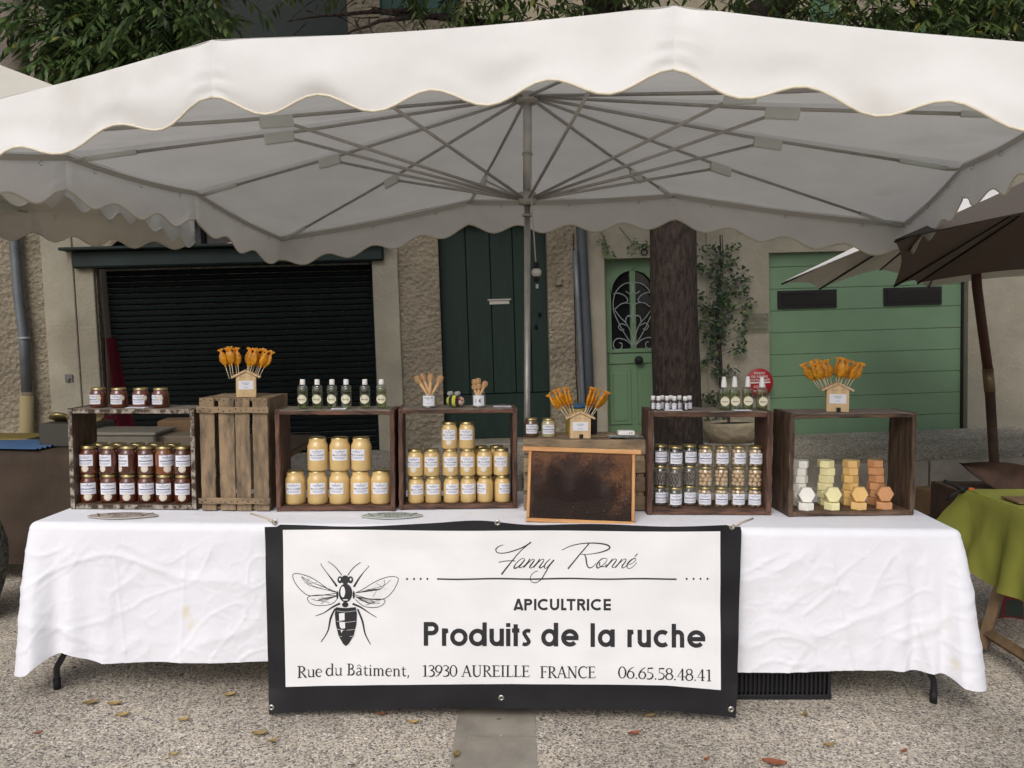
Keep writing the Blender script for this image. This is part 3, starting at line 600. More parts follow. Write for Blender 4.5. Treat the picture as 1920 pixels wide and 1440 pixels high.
tips = [(1306,500),(1315,505),(1318,470),(1340,465),(1372,463),(1350,480),(1375,490),(1360,500),(1345,510),(1330,515),(1350,525),(1390,512),(1398,525),(1370,530),(1395,545),(1360,540),(1380,545),(1340,540),(1315,555),(1322,575),(1330,580),(1345,560),(1375,565),(1370,580),(1350,575),(1397,580),(1405,572),(1340,600),(1355,595),(1313,610),(1325,597),(1365,600),(1345,620),(1355,625),(1335,632),(1305,612),(1392,605),(1325,630),(1388,630),(1380,655),(1390,652),(1335,655),(1315,682),(1340,695),(1335,665),(1350,700),(1372,698),(1322,745),(1335,750),(1345,745),(1308,683),(1340,580),(1352,610),(1345,640),(1362,555),(1350,550),(1340,490),(1335,610),(1355,570), (1325,792),(1340,800),(1350,785)]
for (u, v) in tips:
    p = V_(u, v, -.09); s = V_(1347+rnd.uniform(-4, 4), min(735, v+rnd.uniform(8, 30)))
    m.tube([s, s.lerp(p, .5)+Vector((0, -.02, .02)), p], .003, 4)
    for k in range(14):
        d = Vector((r_.uniform(-1, 1), r_.uniform(-1, .1), r_.uniform(-.8, .8))); q = p+Vector((r_.uniform(-.06, .06), r_.uniform(-.05, .02), r_.uniform(-.06, .06)))
        leaf(fm, q, d, Vector((0, -1, .4)), r_.uniform(.05, .085), r_.uniform(.024, .036), r_.choices((0, 1), (1, 3))[0])
m.build('stem', M_bark, vp); o = fm.build('foliage', [M_leafA, mat('glossy_dark_leaf', (.022, .045, .02), .35)], vp); o['kind'] = 'stuff'
pt2 = thing('climbing_plant', 'thin leafy trails hanging over the green front door', 'plant', FM @ T(*fp(1190, 440, -.05)))
b0_ = Vector(fp(1190, 440, -.05)); m = MB(); fm = MB()
m.tube([V_(1120, 425), V_(1137, 455), V_(1142, 480)], .004, 4); m.tube([V_(1160, 425), V_(1185, 455), V_(1215, 462)], .004, 4)
for (u, v) in ((1130, 450), (1137, 462), (1142, 478), (1150, 480), (1180, 460), (1190, 452), (1200, 460), (1185, 470), (1213, 455), (1133, 470)):
    for k in range(6):
        leaf(fm, V_(u, v, -.08)+Vector((r_.uniform(-.04, .04), 0, r_.uniform(-.04, .04))), Vector((r_.uniform(-1, 1), -.5, r_.uniform(-1, .3))), Vector((0, -1, .3)), .06, .024, r_.choice((0, 1)))
m.build('stem', M_bark, pt2); o = fm.build('foliage', [M_leafA, M_leafB], pt2); o['kind'] = 'stuff'

# ================================================================== PARASOL over the stall
def market_parasol(name, label, M, a, b, zf, zs, zc, zhub, zrun, M_cv, n1=4, n2=3, pole=True, base_z=0, dropL=.2125, vis_top=.3, seed=1):
    t = thing(name, label, 'parasol', M, 'market parasols'); r_ = random.Random(seed)
    rim = [(-a, -b, zc), (-a/3, -b, zf), (a/3, -b, zf), (a, -b, zc), (a, -b/3, zs), (a, b/3, zs), (a, b, zc), (a/3, b, zf), (-a/3, b, zf), (-a, b, zc), (-a, b/3, zs), (-a, -b/3, zs)]
    rim = [Vector(p) for p in rim]; hub = Vector((0, 0, zhub)); N = 12
    sec = [n1, n1, n1, n2, n2, n2]*2
    m = MB()
    for i in range(12):
        P, Q = rim[i], rim[(i+1) % 12]
        def f(u, v, P=P, Q=Q):
            e = P.lerp(Q, u); p = hub.lerp(e, v); p.z += .022-.018*math.sin(math.pi*u)*v**1.3-.02*math.sin(math.pi*v)
            p.z += .006*noise.noise(p*3.1); return p
        m.grid(10, 9, f)
    can = m.build('canopy', M_cv, t)
    can['label'] = 'white canvas roof of the parasol' if M_cv is M_canvas else 'cream canvas roof of the parasol'
    # valance, scalloped, with a puckered seam at each rib
    m = MB(); pp = []
    for i in range(12):
        P, Q = rim[i], rim[(i+1) % 12]; d = (Q-P); out = Vector((d.y, -d.x, 0)).normalized(); n = sec[i]; L = d.length
        def f(u, v, P=P, Q=Q, out=out, n=n, L=L, i=i):
            e = P.lerp(Q, u); e.z += .022-.018*math.sin(math.pi*u); drop = dropL-.029*math.cos(2*math.pi*n*u)
            near = math.exp(-(min(u, 1-u)*L/.05)**2)
            w_ = .010*math.sin(v*2.4)+.030*v*noise.noise(Vector((e.x*2.2, e.y*2.2, v*1.2+i)))
            w_ += .014*noise.noise(Vector((e.x*5, e.y*5, v*2.5)))*v
            w_ *= min(1, min(u, 1-u)*L/.06)
            dd_ = min(u, 1-u)*L; w_ += (.0065*math.exp(-(dd_/.06)**2)*math.sin(v*26+3*noise.noise(Vector((v*6, i, 0))))*v+.016*math.exp(-((dd_-.05)/.045)**2)*(v-.15)*(1.1-v)*2.2)*min(1, dd_/.012)
            return e+out*w_-Vector((0, 0, 1))*drop*v
        m.grid(96, 14, f); pp.append([f(k/40, 1) for k in range(41)])
    va = m.build('valance', M_cv, t)
    m = MB(); [m.tube(p, .0045, 5) for p in pp]; m.build('piping', M_piping if M_cv is M_canvas else M_cv, va)
    if pole:
        m = MB(); m.tube([(0, 0, base_z), (0, 0, zrun)], .0165, 16); m.tube([(0, 0, zrun-.02), (0, 0, zhub+.26)], .0225, 16); m.build('pole', M_alu, t)
        for zz in (zrun-.085, zrun+.005, zrun+.225): MB().lathe([(.022, -.006), (.027, -.006), (.027, .006), (.022, .006)], 16, c=(0, 0, zz)).build('collar', M_rib, t)
    MB().lathe([(.02, -.03), (.055, -.03), (.06, 0), (.05, .02), (.02, .03)], 18, c=(0, 0, zhub-.01)).build('hub', M_rib, t)
    MB().lathe([(.02, -.035), (.045, -.03), (.05, 0), (.045, .03), (.02, .035)], 18, c=(0, 0, zrun)).build('runner', M_rib, t)
    for i in range(12):
        P = rim[i]; d = (P-hub); dh = Vector((d.x, d.y, 0)).normalized(); L = d.length; a_ = hub+dh*.05+Vector((0, 0, -.012)); e = P-Vector((0, 0, .014))-dh*.065
        m = MB(); m.tube([a_, a_.lerp(e, .5)-Vector((0, 0, .012)), e.lerp(a_, .12)], .0085, 8); rb = m.build('rib', M_rib, t)
        m = MB(); m.tube([e.lerp(a_, .13), e.lerp(a_, .01)], .014, 8); m.build('rib_sleeve', M_patch, rb)
        m = MB(); e2 = e-Vector((0, 0, .0)); Mx = T(e2) @ RZ(math.atan2(dh.y, dh.x)); m.box((0, 0, 0), (.07, .035, .012), M=Mx, bev=.004); m.build('end_bracket', M_rib, rb)
        j = a_.lerp(e, 1.28/L); s0 = Vector((dh.x*.045, dh.y*.045, zrun))
        m = MB(); m.tube([s0, j-Vector((0, 0, .02))], .0078, 8); m.build('strut', M_rib, t)
        ang = math.atan2(dh.y, dh.x); Mp = T(j-Vector((0, 0, .030))) @ RZ(ang) @ RY(math.atan2(-d.z, Vector((d.x, d.y)).length))
        m = MB(); m.box((.0, .0, 0), (.15, .022, .055), M=Mp, bev=.004); m.build('joint_patch', M_patch, t)
    # hooks along the rim
    m = MB()
    for i in range(12):
        P, Q = rim[i], rim[(i+1) % 12]
        for k in range(3):
            p = P.lerp(Q, (k+.5)/3); p.z += .0-.015*math.sin(math.pi*(k+.5)/3); inn = -Vector((p.x, p.y, 0)).normalized()
            m.tube([p+inn*.02+Vector((math.cos(q)*.009, 0, -.03+math.sin(q)*.012)) for q in [x*math.pi/4 for x in range(8)]], .0018, 4)
    m.build('hook', M_rib, t)
    for i in range(12):       # stitched hem where roof meets valance
        P, Q = rim[i], rim[(i+1) % 12]; inn = -((P+Q)/2); inn.z = 0; inn.normalize()
        m = MB()
        def f(u, v, P=P, Q=Q, inn=inn):
            e = P.lerp(Q, u)+inn*(.006+.004*v); e.z += .012-.018*math.sin(math.pi*u)-.03*v; return e
        m.grid(12, 1, f); m.build('hem_band', mat_hem if M_cv is M_canvas else M_cv, va)
    return t
mat_hem = mat('hem_band', (.45, .43, .38), .8)
PC = Vector((.079, 4.32, 0)); PYAW = -.196
PM = T(PC) @ RZ(PYAW)
par = market_parasol('parasol', 'large white scalloped market parasol standing over the honey stall', PM, 2.238, 1.712, 2.47, 2.40, 2.234, 2.735, 2.215, M_canvas, vis_top=.3)
m = MB(); m.box((0, 0, .03), (.5, .5, .06), bev=.01); m.tube([(0, 0, .05), (0, 0, .32)], .028, 12); m.build('foot', M_black_metal, par)
# pull cord and hanging lamp
PI_ = PM.inverted(); ca, cb = un(992, 300, 4.26), un(1005, 500, 4.22)
m = MB(); m.tube([PI_ @ ca, PI_ @ ca.lerp(cb, .5), PI_ @ cb], .0035, 6); m.build('cord', mat('pale_cord', (.5, .47, .42), .7), par)
t = thing('hanging_lamp', 'small unlit glass bulb hanging on the pale cord beside the pole', 'lamp', T(un(1006, 511, 4.22)))
MB().lathe([(0, .05), (.012, .05), (.016, .025), (.018, .018), (0, .018)], 12).build('socket', M_rubber, t); m = MB(); m.ball((0, 0, 0), .026, 14); m.build('bulb', mat('bulb_glass', (.55, .52, .48), .12, coat=1), t); m = MB(); m.lathe([(0, -.05), (.014, -.045), (.018, -.02), (0, -.018)], 12); m.build('cap', M_rubber, t)

# neighbour parasols
market_parasol('parasol', 'cream market parasol half hidden behind the left end of the white one', T(-4.35, 5.15, 0) @ RZ(-.05), 1.9, 1.25, 2.44, 2.44, 2.36, 2.85, 2.45, M_cream_canvas, seed=3)
def tilted_parasol(name, label, tips, hub, mcan, mtop, pole, sag=.05, ribs=True):
    t = thing(name, label, 'parasol', T(hub), None); H = Vector(hub); P = [Vector(p)-H for p in tips]; n = len(P)
    m = MB()
    for i in range(n):
        a_, b_ = P[i], P[(i+1) % n]
        def f(u, v, a_=a_, b_=b_, off=0):
            e = a_.lerp(b_, u); e = e*(1-.03*math.sin(math.pi*u)); p = e*v; p.z -= sag*math.sin(math.pi*v)*.5; return p
        m.grid(8, 8, lambda u, v: f(u, v), 0); m.grid(8, 8, lambda u, v: f(u, v)+Vector((0, 0, .006)), 1)
    m.build('canopy', [mcan, mtop], t)
    if ribs:
        for p in P: MB().tube([Vector((0, 0, -.02)), p*.5-Vector((0, 0, .03+sag*.5)), p-Vector((0, 0, .008))], .008, 6).build('rib', M_rubber, t)
    return t
M_taupe_top = mat('taupe_top', (.11, .09, .075), .8); M_lit_top = mat('lit_canvas_top', (.8, .78, .76), .8)  # pale parasol's upper side: its lit look is put into a lighter canvas colour
h2 = Vector((4.15, 5.6, 2.9)); T1 = un(1678, 451, 5.0); T2 = un(1676, 536, 6.3)
tips2 = [T1, T2, Vector((3.6, 7.4, 1.95)), Vector((5.0, 7.6, 2.1)), Vector((5.9, 6.4, 2.2)), Vector((5.9, 4.9, 2.2)), Vector((4.8, 3.9, 2.25)), Vector((3.3, 4.0, 2.25))]
t = tilted_parasol('cafe_parasol', 'dark taupe parasol cutting in from the right edge of the picture', tips2, h2, M_brown_canopy, M_taupe_top, None)
hL = un(-75, 95, 6.1); tL = [hL+Vector((1.75*math.cos(q*math.pi/4+.3), 1.0*math.sin(q*math.pi/4+.3), -.62)) for q in range(8)]
t = tilted_parasol('cafe_parasol', 'plain cream parasol top showing above the left end of the white one', tL, hL, M_cream_canvas, M_cream_canvas, None, .0)
MB().tube([Vector((0, 0, .05)), Vector((0, 0, -hL.z))], .02, 8).build('pole', M_darkbrown, t)
h3 = Vector((4.15, 7.6, 2.85)); pb = unz(1869, 893, 0.0); 
tips3 = [un(1466, 531, 6.6), un(1536, 541, 7.3), un(1650, 505, 9.0), Vector((4.6, 9.2, 2.0)), Vector((5.6, 8.6, 2.1)), Vector((5.9, 7.3, 2.2)), Vector((5.2, 6.1, 2.3)), un(1790, 400, 6.0)]
t = tilted_parasol('cafe_parasol', 'pale parasol with a reddish wooden pole behind the taupe one', tips3, h3, M_cream_canvas, M_lit_top, None)
pa, pc = un(1832, 540, 7.55), un(1869, 893, 7.55); hh3 = h3
m = MB(); m.tube([Vector((0, 0, 0)), pa-h3, un(1852, 690, 7.55)-h3], .042, 12); m.build('upper_pole', mat('reddish_wood_pole', (.075, .028, .018), .5), t)
m = MB(); m.tube([un(1852, 690, 7.55)-h3, un(1856, 735, 7.55)-h3], .047, 12); m.build('brass_joint', mat('dull_brass', (.22, .16, .09), .45, metal=.6), t)
m = MB(); m.tube([un(1856, 735, 7.55)-h3, pc-h3-Vector((0, 0, .15))], .042, 12); m.build('lower_pole', M_darkbrown, t)
m = MB(); m.tube([Vector((0, 0, 0)), Vector((0, 0, .12))], .03, 8); m.build('finial', M_darkbrown, t)

# ================================================================== TABLES, CLOTH, BANNER
TL, TR = Vector((-2.03, 3.407, 0)), Vector((1.815, 3.271, 0)); TW = (TR-TL).length
TM = T((TL+TR)/2) @ RZ(math.atan2(TR.y-TL.y, TR.x-TL.x)); TMi = TM.inverted()
HX = TW/2; TZ = .74; TD = .74
def table(cx, label, legs):
    t = thing('folding_table', label, 'table', TM @ T(cx, .37, 0), 'folding tables under the white cloth'); wd = HX-.06
    MB().box((0, 0, .708), (wd, .66, .03), bev=.008).build('tabletop', M_white_plastic, t)
    for sg in (-1, 1):
        for fy in (-1, 1):
            s2 = sg; x0 = sg*(wd/2-.105); pts = [(x0, fy*.25, .69), (x0-s2*.01, fy*.27, .30), (x0+s2*.0, fy*.28, .22), (x0+s2*.03, fy*.298, .155), (x0+s2*.058, fy*.305, .105), (x0+s2*.065, fy*.305, .08), (x0+s2*.065, fy*.305, 0)]
            m = MB(); m.tube(cr_(pts, 4), .0130, 10); lg = m.build('leg', M_black_metal, t); m = MB(); m.tube([(x0+s2*.065, fy*.305, -.0), (x0+s2*.065, fy*.305, .05)], .0150, 10); m.build('foot_cap', M_rubber, lg)
    m = MB(); m.tube([(-(wd/2-.2), -.25, .5), (-(wd/2-.2), .25, .5)], .012, 8); m.build('crossbar', M_black_metal, t)
    return t
table(-HX/2, 'left folding table with black bent legs under the white cloth', 0)
table(HX/2, 'right folding table with black bent legs under the white cloth', 0)
# tablecloth
RC = .035
path = []   # (x, y, nx, ny)
x0_, x1_, yb, yf = -HX+RC, HX-RC, TD, RC
for k in range(34): path.append((x0_, lerp(yb, yf, k/33), -1, 0))
for k in range(1, 14): a = math.pi+math.pi/2*k/14; path.append((x0_, yf, math.cos(a), math.sin(a)))
nf = 560
for k in range(nf+1): path.append((lerp(x0_, x1_, k/nf), yf, 0, -1))
for k in range(1, 14): a = -math.pi/2+math.pi/2*k/14; path.append((x1_, yf, math.cos(a), math.sin(a)))
for k in range(34): path.append((x1_, lerp(yf, yb, k/33), 1, 0))
NP = len(path)-1; iL, iR = 40, NP-40
arc_ = [0]
for i in range(1, len(path)):
    p, q = path[i-1], path[i]; arc_.append(arc_[-1]+math.hypot(p[0]+p[2]*RC-q[0]-q[2]*RC, p[1]+p[3]*RC-q[1]-q[3]*RC)+.001)
sL, sR = arc_[iL], arc_[iR]
def crease(p):
    v = 0
    for sc_, am in ((2.3, 1.0), (5.1, .6), (11, .34), (21, .14)):
        q = Vector((p[0]*sc_, p[1]*sc_*1.0, p[2]*sc_)); q2 = q+Vector((noise.noise(q*.7), noise.noise(q*.7+Vector((9, 0, 0))), 0))*.5; n_ = noise.noise(q2+Vector((3.1, 0, 7.7))); v += am*.75*(1-min(1, abs(n_)*7.0))**1.6
        v += am*.35*noise.noise(q*1.1)
    return v
def cloth(u, v):
    i = min(NP, round(u*NP)); x, y, nx, ny = path[i]; s = arc_[i]; t = v
    rows = 8/84
    if v <= rows:
        ph_ = v/rows*math.pi/2; o_ = RC*math.sin(ph_); z = TZ-RC*(1-math.cos(ph_)); tt = 0
    else:
        tt = (v-rows)/(1-rows)
        dL, dR = s-sL, s-sR; cl_, cr2 = math.exp(-(dL/.12)**2), math.exp(-(dR/.10)**2)
        L = .548+.012*math.sin(s*2.1)+.008*noise.noise(Vector((s*2, 0, 0)))
        L += .0*cl_ + .050*math.exp(-((s-sR)/.055)**2)
        if s < sL+.35: L += .045*math.exp(-((s-sL+.0)/.07)**2)-.045*math.exp(-((s-sL-.17)/.11)**2)
        if s > sR: L -= .13*min(1, (s-sR)/.12)
        if s < sL-.05: L -= .16*min(1, (sL-.05-s)/.10)
        fl_ = .012+.072*cl_+.085*cr2
        if s < sL: fl_ += .05*(1-cl_)
        if s > sR: fl_ += .045*(1-cr2)
        o_ = RC+fl_*tt**.8
        for c_, am, wv, sp in ((sL+.02, .020, .16, .28), (sR-.05, .022, .13, .26)): o_ += am*tt*math.exp(-((s-c_)/sp)**2)*math.sin((s-c_)*2*math.pi/wv)
        o_ += .006*tt*math.sin(s*9+2*noise.noise(Vector((s, 1, 0))))
        z = TZ-RC-L*tt
        for s0_, sl_ in ((sL+.42, .05), (sL+.78, -.04), (sR-.30, .16), (sR-.62, .13), (sR-.16, -.05)): o_ += .0045*math.exp(-(abs(s-s0_-sl_*tt)/.009)**1.2)*min(1, tt*5)
        o_ += .0070*crease((s*1.0+tt*.4, tt*.75, 1.7))*min(1, tt*6)
    p = Vector((x+nx*o_, y+ny*o_, z))
    return p
m = MB(); m.grid(NP, 84, cloth)
m.grid(60, 10, lambda u, v: Vector((lerp(x0_, x1_, u), lerp(yf, yb, v), TZ+.0006*noise.noise(Vector((u*40, v*8, 0))))))
tc_ = m.build('tablecloth', M_cloth, None, TM); tag(tc_, 'long creased white cotton cloth covering both folding tables', 'tablecloth')
m = MB()
for u, v, rr in ((185, 1210, .010), (200, 1203, .014), (205, 1225, .008), (250, 1075, .016), (198, 1216, .006)):
    pass

# banner
bn0 = un(940, 985, 3.30); off_top = .022
pTL = TM @ (TMi @ un(497, 985, 3.36)); 
A_ = TM @ Vector((-1.0, -off_top, .74)); B_ = TM @ Vector((1.0, -off_top, .74)); C_ = TM @ Vector((0, -off_top-.135, .0))
bnn = (B_-A_).cross(C_-A_).normalized(); 
if bnn.y > 0: bnn = -bnn            # towards the camera
def bdisp(u, v):
    q = Vector((u/190, v/150, 0)); d_ = .007*noise.noise(q)+.004*noise.noise(q*2.7+Vector((5, 5, 0)))
    d_ += .010*max(0, 1-abs(u-900)/260)*max(0, 1-(v-970)/60) if v < 1030 else 0
    d_ += .018*max(0, (u-1330)/60)*max(0, (v-1280)/60) if u > 1330 and v > 1280 else 0
    d_ += .018*max(0, (560-u)/60)*max(0, (v-1290)/50) if u < 560 and v > 1290 else 0
    return d_+.006
def bp(u, v, off=0): p = unp(u, v, A_, bnn); return p+bnn*(bdisp(u, v)+off)
US = [[497, 531, 1350, 1388], [497, 530.5, 1350, 1390], [505, 537, 1350.5, 1381], [508, 539, 1351, 1377]]
def vrow(r_, u):
    t = (u-500)/880
    if r_ == 0: return 986-2*math.sin(t*3)-9*math.exp(-((u-905)/70)**2)+2.2*math.sin(u/47)+(0 if 520 < u < 1365 else 4)
    if r_ == 1: return lerp(993, 996.5, t)+.7*math.sin(u/60)
    if r_ == 2: return 1288-10*math.sin(min(1, max(0, t))*math.pi*.85)**.8*.75+8*max(0, t-.85)/.15+lerp(0, 3, t)
    if r_ == 3: return 1338-14*math.sin(min(1, max(0, t))*math.pi)**.6*.75+7*max(0, t-.85)/.15
m = MB(); NU = [6, 150, 6]; NV = [4, 60, 10]
cols_ = [0+k/NU[0] for k in range(NU[0])]+[1+k/NU[1] for k in range(NU[1])]+[2+k/NU[2] for k in range(NU[2]+1)]
rows_ = [0+k/NV[0] for k in range(NV[0])]+[1+k/NV[1] for k in range(NV[1])]+[2+k/NV[2] for k in range(NV[2]+1)]
def bpx(c, r_):
    ri = min(2, int(r_)); rf = r_-ri; ci = min(2, int(c)); cf = c-ci
    u0 = lerp(US[ri][ci], US[ri][ci+1], cf); u1 = lerp(US[ri+1][ci], US[ri+1][ci+1], cf); u = lerp(u0, u1, rf)
    return u, lerp(vrow(ri, u0), vrow(ri+1, u1), rf)
nc, nr = len(cols_), len(rows_); V = []; V2 = []
for r_ in rows_:
    for c in cols_: u, v = bpx(c, r_); p = bp(u, v); V.append(p); V2.append(p-bnn*.0015)
F = []; MI = []
for j in range(nr-1):
    for i in range(nc-1):
        F.append((j*nc+i, j*nc+i+1, (j+1)*nc+i+1, (j+1)*nc+i)); MI.append(1 if (1 <= cols_[i] < 2 and 1 <= rows_[j] < 2) else 0)
ban = thing('banner', 'black bordered white vinyl banner with bee drawing tied to the table front', 'banner', T((A_+B_)/2)); bo = (A_+B_)/2
mf = MB(); mf.add([p-bo for p in V], [f for f, k in zip(F, MI) if k == 1], 1, True); mf.add([p-bo for p in V], [f for f, k in zip(F, MI) if k == 0], 0, True); mf.add([p-bo for p in V2], F, 0, True)
mf.build('sheet', [M_black_vinyl, M_white_vinyl], ban)
ink = MB(); _lv = [0]; WK = [1.0]
def ribbon(pts, wds, lv=None, mt=0):
    "flat ink stroke in photo pixels laid on the banner"
    _lv[0] = (_lv[0]+1) % 9; off = .0007+.00012*(_lv[0] if lv is None else lv)
    n = len(pts); V = []
    for i, (x, y) in enumerate(pts):
        a_ = pts[max(0, i-1)]; b_ = pts[min(n-1, i+1)]; dx, dy = b_[0]-a_[0], b_[1]-a_[1]; l = math.hypot(dx, dy) or 1
        w_ = WK[0]*(wds[0] if len(wds) == 1 else (lambda s: lerp(wds[min(len(wds)-1, int(s))], wds[min(len(wds)-1, int(s)+1)], s-int(s)))(i/(n-1)*(len(wds)-1)))/2
        V += [bp(x-dy/l*w_, y+dx/l*w_, off)-bo, bp(x+dy/l*w_, y-dx/l*w_, off)-bo]
    ink.add(V, [(2*i, 2*i+1, 2*i+3, 2*i+2) for i in range(n-1)], mt)
def poly(pts, lv, mt=0):
    off = .0007+.00012*lv; cx = sum(p[0] for p in pts)/len(pts); cy = sum(p[1] for p in pts)/len(pts)
    ink.add([bp(cx, cy, off)-bo]+[bp(x, y, off)-bo for x, y in pts], [(0, i+1, (i+1) % len(pts)+1) for i in range(len(pts))], mt)
def ell(cx, cy, rx, ry, a0=0, a1=360, n=20): return [(cx+rx*math.cos(R(lerp(a0, a1, k/n))), cy-ry*math.sin(R(lerp(a0, a1, k/n)))) for k in range(n+1)]
def script(P, sc_, ox, oy, w_): ribbon([(ox+a/sc_, oy+b/sc_) for a, b in cr_(P, 5)], w_)
S1 = (12.8, 920, 1005)
for P, w_ in (([(305,210),(220,235),(150,285),(125,335),(160,390),(260,410),(400,395),(560,350),(700,300),(820,245),(900,195),(970,145)], (1.0, 1.9, 1.6, 1.9, 2.2, 2.4)), ([(970,145),(800,285),(660,420),(520,590),(400,740),(260,920)], (1.6, 1.6, 2.2, 3.2)), ([(200,625),(350,600),(480,592),(590,598)], (1.5,)),
              ([(820,590),(810,545),(770,535),(700,570),(620,650),(565,730),(570,770),(620,760),(700,700),(790,600),(815,560)], (1, 1, 1.6, 2.6, 1.6, 1.2)), ([(815,570),(740,670),(690,730),(710,760),(770,735),(830,690)], (2, 2.4, 1.4, 1)),
              ([(945,540),(880,640),(790,750)], (1.8, 2.8)), ([(790,750),(900,640),(1000,560),(1045,565),(1030,610),(960,700),(935,745),(960,765),(1020,735)], (2.4, 1.2, 1.4, 2.6, 2, 1)), ([(1180,545),(1110,650),(1020,750)], (1.8, 2.8)),
              ([(1020,750),(1130,640),(1230,560),(1275,565),(1265,610),(1190,710),(1170,750),(1195,765),(1250,735),(1300,690)], (2.4, 1.2, 1.4, 2.6, 2, 1)), ([(1430,550),(1350,620),(1290,710),(1290,760),(1330,770),(1400,700),(1520,570)], (1.3, 1.8, 2.6, 1.2, 1.2, 2.2)),
              ([(1520,575),(1400,720),(1330,850),(1220,1030),(1130,1100),(1050,1120),(980,1090),(950,1020),(980,930),(1060,860),(1130,835)], (2.4, 2.0, 1.4, 1.3, 1.3, 1.1))): script(P, *S1, w_)
S2 = (10.667, 1040, 1005)
for P, w_ in (([(145,280),(300,205),(500,155),(700,138),(880,145),(1030,170),(1100,220),(1060,270),(930,320),(780,350),(620,368),(520,360)], (1.2, 1.6, 2.2, 2.8, 2.4, 1.2, 1.2)), ([(685,150),(600,250),(500,365),(380,515),(265,655)], (2, 2, 2.5)), ([(590,365),(620,420),(632,500),(650,590),(690,632),(740,625),(790,585),(825,540)], (1.5, 2.6, 2.2, 1.4, 1)),
              ([(1000,440),(940,455),(870,520),(838,590),(850,635),(900,620),(980,560),(1040,490),(1035,450),(1000,440)], (1, 2.2, 2.6, 1.2, 1, 1)), ([(900,520),(895,580),(930,610),(990,600),(1040,560)], (2, 1)), ([(1155,450),(1090,540),(1015,625)], (1.6, 2.6)), ([(1015,625),(1110,530),(1190,460),(1230,465),(1215,510),(1150,600),(1160,632),(1210,610)], (2.2, 1.1, 1.4, 2.4, 1.6, 1)),
              ([(1345,450),(1280,545),(1205,628)], (1.6, 2.6)), ([(1205,628),(1300,530),(1390,460),(1425,465),(1410,510),(1345,600),(1355,635),(1400,615),(1450,575)], (2.2, 1.1, 1.4, 2.4, 1.6, 1)), ([(1465,575),(1540,545),(1610,490),(1615,455),(1580,445),(1510,490),(1450,560),(1445,620),(1480,648),(1540,625),(1600,570),(1640,525)], (1, 1, 1.4, 2.8, 1.4, 1, 1)), ([(1650,350),(1595,415)], (2, 1.2))): script(P, *S2, w_)
ribbon([(lerp(820, 1268, k/40), 1085+.6*math.sin(k*.5)) for k in range(41)], (2.8,))
for x in (764, 777, 789.5, 802, 1287, 1300, 1313, 1326): poly(ell(x, 1085, 2, 2, n=10), 3)
